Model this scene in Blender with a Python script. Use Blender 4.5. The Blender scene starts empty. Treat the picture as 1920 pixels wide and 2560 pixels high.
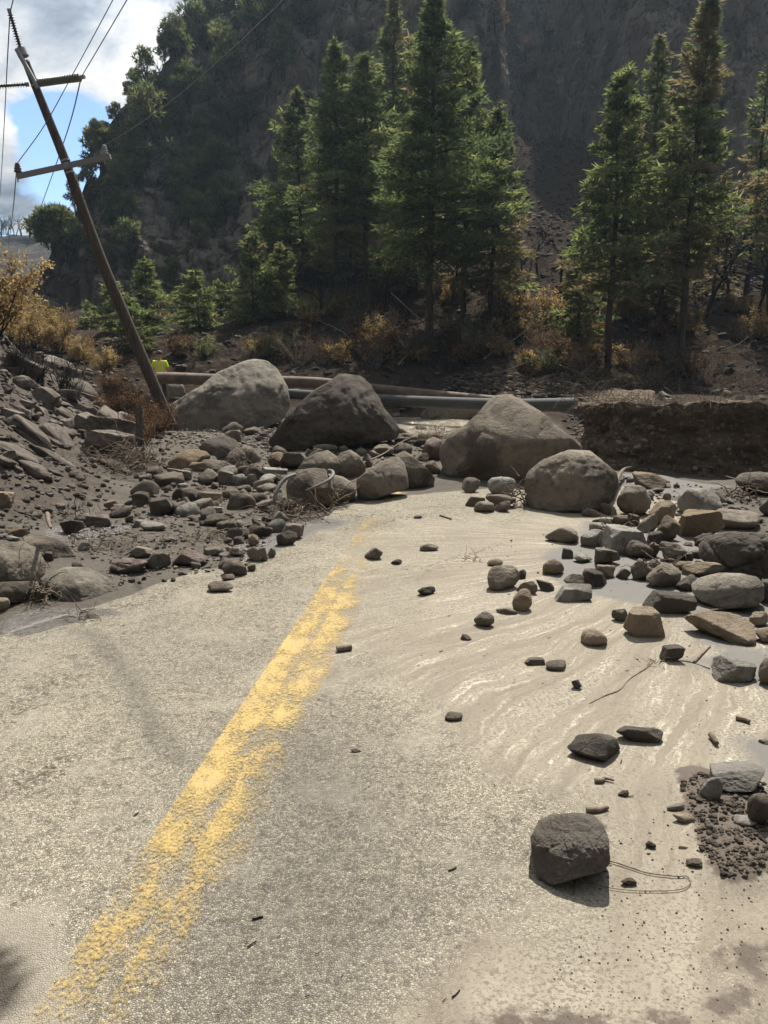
import bpy, math, random
import numpy as np
from math import radians, sin, cos, tan, atan2, pi, sqrt
random.seed(7)
rng = np.random.default_rng(7)
C = bpy.context.scene.collection
sc = bpy.context.scene

# ------------------------------------------------------------------ camera, world, sun
FPX, CX, CY, HOR, CAMH = 1850.0, 960.0, 1280.0, 915.0, 1.62
PITCH = math.atan((CY - HOR) / FPX)
cam_d = bpy.data.cameras.new("camera"); cam = bpy.data.objects.new("camera", cam_d); C.objects.link(cam)
cam.location = (0, 0, CAMH); cam.rotation_euler = (pi / 2 - PITCH, 0, 0)
cam_d.sensor_fit = 'VERTICAL'; cam_d.sensor_height = 24.0; cam_d.lens = 24.0 * FPX / 2560.0
cam_d.clip_start = 0.05; cam_d.clip_end = 3000
sc.camera = cam

SUN_EL, SUN_AZ = radians(56), radians(14)      # azimuth measured from +Y towards +X
w = bpy.data.worlds.new("World"); sc.world = w; w.use_nodes = True
wt = w.node_tree; wt.nodes.clear()
def WN(t, **k):
    n = wt.nodes.new(t)
    for a, b in k.items(): setattr(n, a, b)
    return n
def WL(a, b): wt.links.new(a, b)
wout = WN('ShaderNodeOutputWorld'); bg = WN('ShaderNodeBackground'); WL(bg.outputs[0], wout.inputs[0])
sky = WN('ShaderNodeTexSky', sky_type='NISHITA', sun_disc=False, sun_elevation=SUN_EL, sun_rotation=SUN_AZ)
sky.air_density = 1.0; sky.dust_density = 0.1; sky.altitude = 2500; sky.ozone_density = 1.6
tc = WN('ShaderNodeTexCoord')
sep = WN('ShaderNodeSeparateXYZ'); WL(tc.outputs['Generated'], sep.inputs[0])
def wm(op, a, b=None, c=None):
    n = WN('ShaderNodeMath', operation=op)
    for i, v in enumerate((a, b, c)):
        if v is None: continue
        if isinstance(v, (int, float)): n.inputs[i].default_value = v
        else: WL(v, n.inputs[i])
    return n.outputs[0]
zz = wm('ADD', wm('MAXIMUM', sep.outputs[2], 0.0), 0.22)
comb = WN('ShaderNodeCombineXYZ'); WL(wm('DIVIDE', sep.outputs[0], zz), comb.inputs[0]); WL(wm('DIVIDE', sep.outputs[1], zz), comb.inputs[1])
comb.inputs[2].default_value = 3.7
n1 = WN('ShaderNodeTexNoise'); n1.inputs['Scale'].default_value = 1.5; n1.inputs['Detail'].default_value = 9; n1.inputs['Roughness'].default_value = 0.56; n1.inputs['Distortion'].default_value = 0.25
WL(comb.outputs[0], n1.inputs['Vector'])
n2 = WN('ShaderNodeTexNoise'); n2.inputs['Scale'].default_value = 2.6; n2.inputs['Detail'].default_value = 8; n2.inputs['Roughness'].default_value = 0.6; n2.inputs['Distortion'].default_value = 0.5
WL(comb.outputs[0], n2.inputs['Vector'])
# the opening of blue low in the valley gap
gap = WN('ShaderNodeVectorMath', operation='DISTANCE'); WL(tc.outputs['Generated'], gap.inputs[0])
def view_dir(px, py):
    a, b = (px - CX) / FPX, -(py - CY) / FPX
    d = np.array([a, cos(PITCH) + b * sin(PITCH), -sin(PITCH) + b * cos(PITCH)])
    return d / np.linalg.norm(d)
gd = view_dir(185, 370); gap.inputs[1].default_value = tuple(gd)
gapf = wm('MULTIPLY', wm('MAXIMUM', wm('SUBTRACT', 1.0, wm('DIVIDE', gap.outputs['Value'], 0.085)), 0.0), 0.42)
cov = wm('SUBTRACT', wm('ADD', n1.outputs['Fac'], 0.10), gapf)
rmp = WN('ShaderNodeMapRange'); rmp.inputs['From Min'].default_value = 0.46; rmp.inputs['From Max'].default_value = 0.53
WL(cov, rmp.inputs['Value'])
# cloud brightness: brighter towards the sun (forward scattering), grey undersides from a second noise
sdir = (sin(SUN_AZ) * cos(SUN_EL), cos(SUN_AZ) * cos(SUN_EL), sin(SUN_EL))
dot = WN('ShaderNodeVectorMath', operation='DOT_PRODUCT'); WL(tc.outputs['Generated'], dot.inputs[0]); dot.inputs[1].default_value = sdir
fw = wm('POWER', wm('MAXIMUM', wm('MULTIPLY_ADD', dot.outputs['Value'], 0.5, 0.5), 0.0), 4.5)
br = wm('MULTIPLY', wm('MULTIPLY_ADD', fw, 8.0, 0.45),
        wm('MULTIPLY_ADD', n2.outputs['Fac'], 3.2, -0.68))
ccol = WN('ShaderNodeMixRGB'); ccol.inputs[1].default_value = (0.72, 0.84, 1.0, 1); ccol.inputs[2].default_value = (1, 0.985, 0.96, 1)
mr = WN('ShaderNodeMapRange'); mr.inputs['From Min'].default_value = 0.40; mr.inputs['From Max'].default_value = 0.58; WL(n2.outputs['Fac'], mr.inputs['Value']); WL(mr.outputs[0], ccol.inputs[0])
cmul = WN('ShaderNodeVectorMath', operation='SCALE'); WL(ccol.outputs[0], cmul.inputs[0]); WL(br, cmul.inputs['Scale'])
mix = WN('ShaderNodeMixRGB'); WL(rmp.outputs[0], mix.inputs[0]); WL(sky.outputs[0], mix.inputs[1]); WL(cmul.outputs[0], mix.inputs[2])
WL(mix.outputs[0], bg.inputs['Color']); bg.inputs['Strength'].default_value = 0.125

sun_d = bpy.data.lights.new("sun", 'SUN'); sun_d.energy = 5.0; sun_d.angle = radians(0.5); sun_d.color = (1.0, 0.94, 0.845)
sun = bpy.data.objects.new("sun", sun_d); C.objects.link(sun)
sun.rotation_euler = (SUN_EL - pi / 2, 0, -SUN_AZ)     # points from the sun, which stands ahead of the camera
sun.location = (20, 60, 90)
from mathutils import Vector
sun.rotation_euler = Vector(sdir).to_track_quat('Z', 'Y').to_euler()

sc.view_settings.view_transform = 'Standard'; sc.view_settings.look = 'None'
sc.view_settings.gamma = 1.0; sc.view_settings.use_curve_mapping = False; sc.view_settings.exposure = 0.74
sc.render.engine = 'CYCLES'
sc.cycles.max_bounces = 5; sc.cycles.diffuse_bounces = 3; sc.cycles.glossy_bounces = 2; sc.cycles.transmission_bounces = 3
sc.cycles.volume_bounces = 0; sc.cycles.use_denoising = True; sc.cycles.use_adaptive_sampling = True; sc.cycles.adaptive_threshold = 0.012
sc.cycles.caustics_reflective = False; sc.cycles.caustics_refractive = False

# ------------------------------------------------------------------ helpers: rays, noise, meshes
def at(px, py, Y):
    a, b = (px - CX) / FPX, -(py - CY) / FPX
    dy = cos(PITCH) + b * sin(PITCH); dz = -sin(PITCH) + b * cos(PITCH)
    t = Y / dy
    return np.array([a * t, Y, CAMH + dz * t])
def to_px(x, y, z):
    fz = y * cos(PITCH) - (z - CAMH) * sin(PITCH)
    up = y * sin(PITCH) + (z - CAMH) * cos(PITCH)
    fz = np.where(fz < 0.05, 0.05, fz)
    return CX + FPX * x / fz, CY - FPX * up / fz

def _h(ix, iy, iz, seed):
    M = 0xFFFFFFFF
    h = (ix.astype(np.int64) * 374761393 + iy.astype(np.int64) * 668265263 + iz.astype(np.int64) * 2147483647 + seed * 1274126177) & M
    h = ((h ^ (h >> 13)) * 1274126177) & M
    h = ((h ^ (h >> 16)) * 2246822519) & M
    h = h ^ (h >> 15)
    return (h & 0xFFFFFF) / float(0xFFFFFF)
def vnoise(P, seed=0):
    P = np.asarray(P, float); I = np.floor(P).astype(np.int64); f = P - I; f = f * f * f * (f * (f * 6 - 15) + 10)
    out = 0
    for dx in (0, 1):
        wx = f[:, 0] if dx else 1 - f[:, 0]
        for dy in (0, 1):
            wy = f[:, 1] if dy else 1 - f[:, 1]
            for dz in (0, 1):
                wz = f[:, 2] if dz else 1 - f[:, 2]
                out = out + _h(I[:, 0] + dx, I[:, 1] + dy, I[:, 2] + dz, seed) * wx * wy * wz
    return out * 2 - 1
def fbm(P, octv=4, seed=0, gain=0.5, lac=2.03):
    P = np.asarray(P, float); a = 1; s = 0; n = 0
    for o in range(octv):
        s = s + a * vnoise(P, seed + o * 17); n += a; a *= gain; P = P * lac + 11.3
    return s / n
def ridged(P, octv=4, seed=0):
    P = np.asarray(P, float); a = 1; s = 0; n = 0
    for o in range(octv):
        s = s + a * (1 - np.abs(vnoise(P, seed + o * 31))); n += a; a *= .5; P = P * 2.07 + 5.1
    return s / n
def worley(P, seed=0):
    P = np.asarray(P, float); I = np.floor(P).astype(np.int64)
    f1 = np.full(len(P), 9.); f2 = np.full(len(P), 9.); cid = np.zeros(len(P))
    for dx in (-1, 0, 1):
        for dy in (-1, 0, 1):
            for dz in (-1, 0, 1):
                c = I + (dx, dy, dz)
                q = np.stack([c[:, 0] + _h(c[:, 0], c[:, 1], c[:, 2], seed), c[:, 1] + _h(c[:, 0], c[:, 1], c[:, 2], seed + 5), c[:, 2] + _h(c[:, 0], c[:, 1], c[:, 2], seed + 9)], 1)
                d = np.sqrt(((P - q) ** 2).sum(1)); idv = _h(c[:, 0], c[:, 1], c[:, 2], seed + 77)
                closer = d < f1
                f2 = np.where(closer, f1, np.minimum(f2, d)); cid = np.where(closer, idv, cid); f1 = np.where(closer, d, f1)
    return f1, f2, cid
def P3(x, y, z=0.0):
    x = np.asarray(x, float); y = np.asarray(y, float)
    return np.stack([x, y, np.broadcast_to(np.asarray(z, float), x.shape)], -1).reshape(-1, 3)
def sm(x, a, b):
    t = np.clip((np.asarray(x, float) - a) / (b - a), 0, 1); return t * t * (3 - 2 * t)

def mesh(name, V, F, mat=None, smooth=True, attrs=None, mats=None, midx=None):
    """F: (n,3) or (n,4) int array, or a list of such arrays"""
    V = np.ascontiguousarray(V, dtype=np.float32)
    Fs = [np.asarray(f) for f in (F if isinstance(F, list) else [F])]
    Fs = [f for f in Fs if len(f)]
    me = bpy.data.meshes.new(name)
    me.vertices.add(len(V)); me.vertices.foreach_set('co', V.ravel())
    li = np.concatenate([f.ravel() for f in Fs]).astype(np.int32)
    tot = np.concatenate([np.full(len(f), f.shape[1]) for f in Fs]).astype(np.int32)
    st = np.concatenate([[0], np.cumsum(tot)[:-1]]).astype(np.int32)
    me.loops.add(len(li)); me.loops.foreach_set('vertex_index', li)
    me.polygons.add(len(tot)); me.polygons.foreach_set('loop_start', st)
    me.polygons.foreach_set('use_smooth', np.full(len(tot), bool(smooth)))
    if mats:
        for m in mats: me.materials.append(m)
        me.polygons.foreach_set('material_index', np.asarray(midx, dtype=np.int32))
    elif mat: me.materials.append(mat)
    if attrs:
        for k, v in attrs.items():
            a = me.attributes.new(k, 'FLOAT', 'POINT'); a.data.foreach_set('value', np.ascontiguousarray(v, dtype=np.float32))
    me.update(calc_edges=True)
    return me
def link(name, me, loc=(0, 0, 0), parent=None, label=None, cat=None, group=None, kind=None, rot=None, scale=None):
    o = bpy.data.objects.new(name, me); C.objects.link(o)
    o.location = tuple(float(v) for v in loc)
    if rot is not None: o.rotation_euler = rot
    if scale is not None: o.scale = scale
    if parent is not None: o.parent = parent
    if label: o['label'] = label
    if cat: o['category'] = cat
    if group: o['group'] = group
    if kind: o['kind'] = kind
    return o
def thing(name, loc, label, cat, group=None, rot=None, scale=None):
    return link(name, None, loc, None, label, cat, group, None, rot, scale)
def copy_tree(o, parent=None):
    c = o.copy(); C.objects.link(c)
    if parent is not None: c.parent = parent
    for ch in [x for x in KIDS.get(o.name, [])]:
        d = ch.copy(); C.objects.link(d); d.parent = c
    return c
KIDS = {}
class MB:
    """collects pieces for one mesh"""
    def __init__(s): s.V = []; s.F3 = []; s.F4 = []; s.n = 0; s.A = []
    def add(s, V, F, a=0.0):
        V = np.asarray(V, float); F = np.asarray(F)
        s.V.append(V); (s.F3 if F.shape[1] == 3 else s.F4).append(F + s.n); s.n += len(V)
        s.A.append(np.broadcast_to(np.asarray(a, float), (len(V),)))
    def tube(s, pts, r, k=6, a=0.0, cap=True):
        pts = np.asarray(pts, float); n = len(pts)
        r = np.atleast_1d(np.asarray(r, float)); r = r if len(r) == n else np.interp(np.linspace(0, 1, n), np.linspace(0, 1, len(r)) if len(r) > 1 else [0], r)
        t = np.gradient(pts, axis=0); t /= np.linalg.norm(t, axis=1)[:, None] + 1e-9
        ref = np.array([0, 0, 1.]) if abs(t[:, 2]).mean() < .8 else np.array([1., 0, 0])
        u = np.cross(t, ref); u /= np.linalg.norm(u, axis=1)[:, None] + 1e-9; v = np.cross(t, u)
        an = np.arange(k) * 2 * pi / k
        V = (pts[:, None] + r[:, None, None] * (np.cos(an)[None, :, None] * u[:, None] + np.sin(an)[None, :, None] * v[:, None])).reshape(-1, 3)
        i = np.arange(n - 1)[:, None] * k; j = np.arange(k)[None]; j2 = (j + 1) % k
        F = np.stack([i + j, i + k + j, i + k + j2, i + j2], -1).reshape(-1, 4)
        s.add(V, F, a)
        if cap and k > 3:
            for e in (0, n - 1):
                ring = V[e * k:(e + 1) * k]; c = ring.mean(0)
                jj = np.arange(k)
                T = np.stack([jj, (jj + 1) % k, np.full(k, k)], 1)
                if e: T = T[:, ::-1]
                s.add(np.vstack([ring, c]), T, a)
    def box(s, c, size, R=None, a=0.0):
        v = np.array([[x, y, z] for x in (-.5, .5) for y in (-.5, .5) for z in (-.5, .5)]) * np.asarray(size)
        if R is not None: v = v @ np.asarray(R).T
        s.add(v + np.asarray(c), np.array([[0, 1, 3, 2], [4, 6, 7, 5], [0, 4, 5, 1], [2, 3, 7, 6], [0, 2, 6, 4], [1, 5, 7, 3]]), a)
    def build(s, name, mat, smooth=True, attr=None, origin=(0, 0, 0)):
        V = np.vstack(s.V) - np.asarray(origin, float)
        F = [np.vstack(x) for x in (s.F3, s.F4) if x]
        return mesh(name, V, F, mat, smooth, {attr: np.concatenate(s.A)} if attr else None)

# ------------------------------------------------------------------ materials
class NT:
    def __init__(s, name):
        s.m = bpy.data.materials.new(name); s.m.use_nodes = True; s.t = s.m.node_tree; s.t.nodes.clear()
        s.out = s.n('ShaderNodeOutputMaterial')
    def n(s, t, **k):
        n = s.t.nodes.new(t)
        for a, b in k.items(): setattr(n, a, b)
        return n
    def set(s, sock, v):
        if v is None: return
        if isinstance(v, bpy.types.NodeSocket): s.t.links.new(v, sock)
        elif isinstance(v, (tuple, list)) and sock.type == 'RGBA' and len(v) == 3: sock.default_value = (*v, 1)
        else: sock.default_value = v
    def math(s, op, a, b=None, c=None, clamp=False):
        n = s.n('ShaderNodeMath', operation=op, use_clamp=clamp)
        for i, v in enumerate((a, b, c)): s.set(n.inputs[i], v)
        return n.outputs[0]
    def noise(s, vec, scale, detail=4, rough=.55, dist=0., out='Fac'):
        n = s.n('ShaderNodeTexNoise'); s.set(n.inputs['Vector'], vec); n.inputs['Scale'].default_value = scale
        n.inputs['Detail'].default_value = detail; n.inputs['Roughness'].default_value = rough; n.inputs['Distortion'].default_value = dist
        return n.outputs[out]
    def vor(s, vec, scale, feature='F1', out='Distance', rnd=1.0):
        n = s.n('ShaderNodeTexVoronoi', feature=feature); s.set(n.inputs['Vector'], vec); n.inputs['Scale'].default_value = scale
        n.inputs['Randomness'].default_value = rnd
        return n.outputs[out]
    def rng(s, v, a, b, c=0., d=1.):
        n = s.n('ShaderNodeMapRange'); s.set(n.inputs['Value'], v)
        n.inputs['From Min'].default_value = a; n.inputs['From Max'].default_value = b; n.inputs['To Min'].default_value = c; n.inputs['To Max'].default_value = d
        return n.outputs[0]
    def mix(s, f, a, b, mode='MIX'):
        n = s.n('ShaderNodeMixRGB', blend_type=mode); s.set(n.inputs[0], f); s.set(n.inputs[1], a); s.set(n.inputs[2], b)
        return n.outputs[0]
    def attr(s, name, out='Fac'):
        n = s.n('ShaderNodeAttribute', attribute_name=name); return n.outputs[out]
    def pos(s): return s.n('ShaderNodeNewGeometry').outputs['Position']
    def obj(s): return s.n('ShaderNodeTexCoord').outputs['Object']
    def scale(s, vec, sv):
        n = s.n('ShaderNodeVectorMath', operation='MULTIPLY'); s.set(n.inputs[0], vec); n.inputs[1].default_value = sv; return n.outputs[0]
    def ramp(s, f, stops):
        n = s.n('ShaderNodeValToRGB'); s.set(n.inputs[0], f); cr = n.color_ramp
        while len(cr.elements) < len(stops): cr.elements.new(.5)
        for e, (p, c) in zip(cr.elements, stops): e.position = p; e.color = (*c, 1)
        return n.outputs[0]
    def bump(s, h, dist=.01, strength=1., prev=None):
        n = s.n('ShaderNodeBump'); s.set(n.inputs['Height'], h); n.inputs['Distance'].default_value = dist; n.inputs['Strength'].default_value = strength
        if prev is not None: s.set(n.inputs['Normal'], prev)
        return n.outputs[0]
    def bsdf(s, col, rough=.85, normal=None, spec=.3, metal=0., **k):
        n = s.n('ShaderNodeBsdfPrincipled'); s.set(n.inputs['Base Color'], col); s.set(n.inputs['Roughness'], rough)
        n.inputs['Specular IOR Level'].default_value = spec; n.inputs['Metallic'].default_value = metal
        if normal is not None: s.set(n.inputs['Normal'], normal)
        for a, b in k.items(): s.set(n.inputs[a], b)
        return n.outputs[0]
    def done(s, sh): s.t.links.new(sh, s.out.inputs['Surface']); return s.m

def rock_mat(name, base, alt, dark, mud=(.13, .114, .095), fine=1.0):
    t = NT(name); o = t.obj(); oi = t.n('ShaderNodeObjectInfo')
    off = t.n('ShaderNodeVectorMath', operation='ADD'); t.set(off.inputs[0], o)
    rv = t.n('ShaderNodeVectorMath', operation='SCALE'); rv.inputs[0].default_value = (31., 17., 23.); t.set(rv.inputs['Scale'], oi.outputs['Random'])
    t.set(off.inputs[1], rv.outputs[0]); o = off.outputs[0]
    big = t.noise(o, 2.2, 5, .62, .6); med = t.noise(o, 11., 6, .68); fin = t.noise(o, 90. * fine, 3, .7)
    c = t.mix(t.rng(big, .38, .64), base, alt)
    c = t.mix(t.rng(med, .52, .68, 0, .85), c, dark)
    c = t.mix(t.rng(fin, .35, .7, 0, .45), c, tuple(min(1, v * 1.5) for v in base))
    c = t.mix(t.rng(t.vor(o, 160. * fine), .0, .35, .35, 0), c, (.04, .038, .035))
    # mud line and dust: dried silt coats part of each stone
    c = t.mix(t.rng(t.noise(o, 3.1, 4, .6), .52, .66, 0, .75), c, mud)
    c = t.mix(t.rng(t.noise(o, 1.05, 6, .68, .5), .53, .60, 0, .62), c, tuple(v * .7 for v in dark))
    c = t.mix(t.rng(t.noise(o, 1.7, 5, .6), .56, .66, 0, .6), c, tuple(min(.5, v * 1.25) for v in alt))
    h1 = t.noise(o, 7., 8, .72, .3); h2 = t.noise(o, 45. * fine, 5, .7)
    cr = t.vor(o, 5., 'DISTANCE_TO_EDGE')
    nb = t.bump(h1, .05, .9); nb = t.bump(h2, .012, .9, nb)
    nb = t.bump(t.rng(cr, 0, .02, 0, 1), .01, .35, nb)
    br = t.n('ShaderNodeHueSaturation'); t.set(br.inputs['Color'], c); t.set(br.inputs['Value'], t.rng(oi.outputs['Random'], 0, 1, .78, 1.15))
    return t.done(t.bsdf(br.outputs[0], .9, nb, .08))
M = {}
M['g'] = rock_mat('grey_granite', (.150, .130, .106), (.215, .187, .152), (.062, .055, .047), (.21, .178, .14))
M['p'] = rock_mat('pale_stone', (0.238, 0.224, 0.198), (0.297, 0.277, 0.244), (0.125, 0.115, 0.102), (0.198, 0.178, 0.152))
M['t'] = rock_mat('tan_stone', (0.218, 0.175, 0.129), (0.271, 0.218, 0.165), (0.112, 0.089, 0.066), (0.172, 0.145, 0.115))
M['d'] = rock_mat('dark_basalt', (0.097, 0.085, 0.073), (0.137, 0.121, 0.104), (0.040, 0.035, 0.031), (0.115, 0.099, 0.082))
M['h'] = rock_mat('charred_stone', (0.055, 0.046, 0.040), (0.100, 0.082, 0.068), (0.018, 0.016, 0.015), (0.075, 0.060, 0.050))
M['k'] = rock_mat('pinkish_stone', (0.165, 0.129, 0.112), (0.205, 0.158, 0.142), (0.079, 0.063, 0.056))
M['o'] = rock_mat('orange_stone', (0.238, 0.176, 0.119), (0.216, 0.173, 0.126), (0.115, 0.086, 0.061), (0.216, 0.166, 0.122))
M['s'] = rock_mat('silt_coated_stone', (.150, .128, .102), (.195, .168, .135), (.075, .064, .053), (.235, .20, .155), .6)
M['w'] = rock_mat('light_grey_granite', (.195, .175, .146), (.25, .225, .19), (.095, .085, .072), (.25, .218, .175))
M['c'] = rock_mat('mud_clod', (0.088, 0.074, 0.060), (0.120, 0.100, 0.080), (0.048, 0.040, 0.034), (0.104, 0.086, 0.070))
M['r'] = rock_mat('ash_slope_stone', (0.148, 0.126, 0.108), (0.218, 0.187, 0.160), (0.043, 0.037, 0.032), (0.066, 0.055, 0.047))

def simple(name, col, rough=.7, metal=0., spec=.4, var=.25, sc_=20., bump=.002):
    t = NT(name); o = t.obj(); n = t.noise(o, sc_, 5, .6)
    c = t.mix(t.rng(n, .3, .7), tuple(v * (1 - var) for v in col), tuple(min(1, v * (1 + var)) for v in col))
    return t.done(t.bsdf(c, rough, t.bump(t.noise(o, sc_ * 4, 4), bump, .6), spec, metal))
def leaf_mat(name, stops, attr='tone', trans=.35, rough=.6):
    t = NT(name); a = t.attr(attr); c = t.ramp(a, stops)
    n = t.noise(t.obj(), 1.3, 3)
    c = t.mix(1.0, c, t.mix(t.rng(n, .3, .7), (.62, .62, .62), (1.25, 1.25, 1.2)), 'MULTIPLY')
    d = t.bsdf(c, .8, None, .12)
    tr = t.n('ShaderNodeBsdfTranslucent'); t.set(tr.inputs[0], t.mix(.35, c, (.5, .55, .1), 'SOFT_LIGHT'))
    m = t.n('ShaderNodeMixShader'); m.inputs[0].default_value = trans
    t.t.links.new(d, m.inputs[1]); t.t.links.new(tr.outputs[0], m.inputs[2])
    return t.done(m.outputs[0])
# tone: 0 dark green .. 0.5 fresh green .. 0.75 scorched .. 1 brown
M['needle'] = leaf_mat('conifer_needles', [(0, (.085, .115, .065)), (.35, (.165, .20, .095)), (.58, (.27, .29, .14)), (.72, (.18, .155, .10)), (1, (.24, .185, .135))], trans=.55)
M['juniper'] = leaf_mat('juniper_foliage', [(0, (.085, .11, .065)), (.5, (.165, .19, .10)), (1, (.26, .25, .15))], trans=.4)
M['tanleaf'] = leaf_mat('scorched_leaves', [(0, (.09, .06, .04)), (.45, (.24, .155, .08)), (.75, (.42, .29, .15)), (1, (.55, .43, .26))], trans=.4)
M['rustleaf'] = leaf_mat('rust_brown_leaves', [(0, (.05, .03, .025)), (.6, (.14, .08, .055)), (1, (.28, .17, .11))], trans=.3)
M['grass'] = leaf_mat('dry_grass', [(0, (.10, .085, .055)), (.5, (.24, .20, .11)), (1, (.20, .23, .10))], trans=.3)
def bark(name, a, b, sc_=(1, 1, .12), s=26., bmp=.02):
    t = NT(name); o = t.scale(t.obj(), sc_); n = t.noise(o, s, 6, .65)
    c = t.mix(t.rng(n, .35, .65), a, b)
    return t.done(t.bsdf(c, .9, t.bump(n, bmp, .9), .2))
M['bark'] = bark('conifer_bark', (.035, .028, .023), (.11, .085, .066), s=9.)
M['char'] = bark('charred_bark', (.012, .011, .011), (.045, .038, .034), s=9.)
M['deadwood'] = bark('dead_grey_wood', (.10, .088, .075), (.26, .235, .20))
M['drift'] = bark('muddy_driftwood', (.085, .065, .048), (.22, .175, .13), s=30., bmp=.006)
M['polewood'] = bark('weathered_pole_wood', (.04, .032, .027), (.125, .10, .08), (1, 1, .03), 26., .008)
# ------------------------------------------------------------------ terrain
def toe(y):      # foot line of the left slope
    return np.interp(y, [0, 5, 6.5, 9.5, 14, 20, 24, 34, 60, 400], [-4.6, -3.7, -3.5, -3.25, -4.7, -6.5, -7.8, -13, -30, -200])
CLX = [-60, -36, -30, -26, -20, -10, 0, 9, 15, 20, 26, 36, 50, 90]
CLY = [118, 62, 56, 54, 54, 58, 66, 70, 84, 86, 72, 70, 70, 70]
def gz(x, y):
    x = np.asarray(x, float); y = np.asarray(y, float)
    x, y = np.broadcast_arrays(x, y)
    shp = x.shape; x = x.ravel(); y = y.ravel()
    z = np.zeros_like(x)
    # road camber and the debris tongue
    z += -.012 * np.abs(x - .4) * sm(y, 1, 4)
    road = (1 - sm(-x, 1.6, 2.6)) * (1 - sm(y, 8.0, 10.0)) * (1 - sm(x, 2.6, 3.6))
    nn = fbm(P3(x * .9, y * .9), 4, 3)
    z += .07 * nn * (1 - road)
    z += .10 * sm(y, 9.2, 11.5) * (1 - sm(y, 17, 20)) * (1 - sm(x, 2.2, 4.2)) * sm(x, -5.5, -3.5)
    z += .14 * fbm(P3(x * .55, y * .55, 4), 3, 9) * sm(y, 9.5, 11.5) * (1 - sm(y, 24, 30))
    # creek side falls away on the right and beyond the boulders
    z -= .50 * sm(y, 11.0, 14.0) * sm(x, 2.6, 5.0) * (1 - sm(y, 21, 28))
    z -= .42 * sm(y, 16.5, 20.5) * sm(x, -2.0, 1.0) * (1 - sm(x, 2.6, 5.0))
    # left slope (steep bank of burnt soil)
    tx = toe(y); s = np.clip(tx - x, 0, None)
    rough = fbm(P3(x * .7, y * .7, 2), 4, 21)
    z += np.where(s > 0, (np.minimum(s, 1.2) ** 1.3 * .45 + np.clip(s - 1.2, 0, 26) * .67) * (1 - sm(y, 24, 40)), 0) * (1 + .10 * rough)
    z += sm(s, .3, 1.5) * (1 - sm(y, 24, 36)) * (.22 * rough + .07 * fbm(P3(x * 4, y * 4, 1), 3, 5))
    # plateau behind the cut bank on the right
    px0 = np.interp(y, [12, 15.2, 16.6, 18, 21, 26], [6.5, 5.0, 4.75, 5.35, 6.3, 8.2])
    plate = sm(y, 15.9, 16.35) * sm(x, px0 + .1, px0 + .55)
    plate *= 1 - sm(y, 22, 29)
    z = z * (1 - plate) + plate * (.78 + .06 * nn)
    # far hillside
    k = np.interp(x, [-40, -14, -4, 3, 60], [.10, .16, .34, .40, .42])
    hill = np.clip(y - 27.5, 0, None)
    hz = (np.clip(hill, 0, 8) * .30 + np.clip(hill - 8, 0, 46) * k * 1.02)
    hz *= 1 + .18 * fbm(P3(x * .09, y * .09), 3, 41)
    hz += sm(hill, 0, 5) * (.65 * fbm(P3(x * .35, y * .35), 4, 43) + .18 * fbm(P3(x * 1.6, y * 1.6), 3, 44))
    z += hz
    # gully cone of scree, right of middle
    cone = np.exp(-((x - 17.5) / 7.5) ** 2) * sm(y, 45, 78) * 2.5
    z += cone
    # beyond: valley drops off, far left goes down the canyon
    z = np.where(y > 100, z * (1 - sm(y, 100, 130)) + 4 * sm(y, 100, 130), z)
    # fine relief of washed silt
    z += .004 * fbm(P3(x * 9, y * 9), 3, 55) * (1 - sm(y, 10, 20))
    return z.reshape(shp)

HY = np.geomspace(1.0, 95.0, 700)
def gzi(x, y):
    """height read back from the ground sheet"""
    x = np.asarray(x, float); y = np.asarray(y, float)
    i = np.clip(np.searchsorted(gx_, x) - 1, 0, len(gx_) - 2); j = np.clip(np.searchsorted(gy_, y) - 1, 0, len(gy_) - 2)
    u = (x - gx_[i]) / (gx_[i + 1] - gx_[i]); v = (y - gy_[j]) / (gy_[j + 1] - gy_[j])
    return ZG[j, i] * (1 - u) * (1 - v) + ZG[j, i + 1] * u * (1 - v) + ZG[j + 1, i] * (1 - u) * v + ZG[j + 1, i + 1] * u * v
def hit(px, py):
    a, b = (px - CX) / FPX, -(py - CY) / FPX
    dy = cos(PITCH) + b * sin(PITCH); dz = -sin(PITCH) + b * cos(PITCH)
    Y = HY; t = Y / dy
    X = a * t; Z = CAMH + dz * t
    g = gzi(X, Y); i = np.argmax(Z < g)
    if not (Z < g).any(): i = len(Y) - 1
    return np.array([X[i], Y[i], g[i]])

def axis(segs):
    out = []
    for a, b, n in segs: out.append(np.linspace(a, b, n, endpoint=False))
    return np.concatenate(out + [[segs[-1][1]]])
gy_ = axis([(-60, -6, 12), (-6, .6, 16), (.6, 6, 130), (6, 12, 80), (12, 20, 85), (20, 40, 85), (40, 90, 60), (90, 420, 20)])
gx_ = axis([(-320, -60, 16), (-60, -20, 60), (-20, -8, 55), (-8, -3.5, 60), (-3.5, 3.5, 150), (3.5, 9, 75), (9, 20, 50), (20, 60, 45), (60, 320, 14)])
GX, GY = np.meshgrid(gx_, gy_)
gx1, gy1 = GX.ravel(), GY.ravel()
gz1 = gz(gx1, gy1)
U, Vp = to_px(gx1, gy1, gz1 * 0)
U = np.where(gy1 > .7, U, -9999); 
jx = fbm(P3(gx1 * 1.3, gy1 * 1.3), 5, 61); jy = fbm(P3(gx1 * 1.3, gy1 * 1.3), 5, 67)

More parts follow.
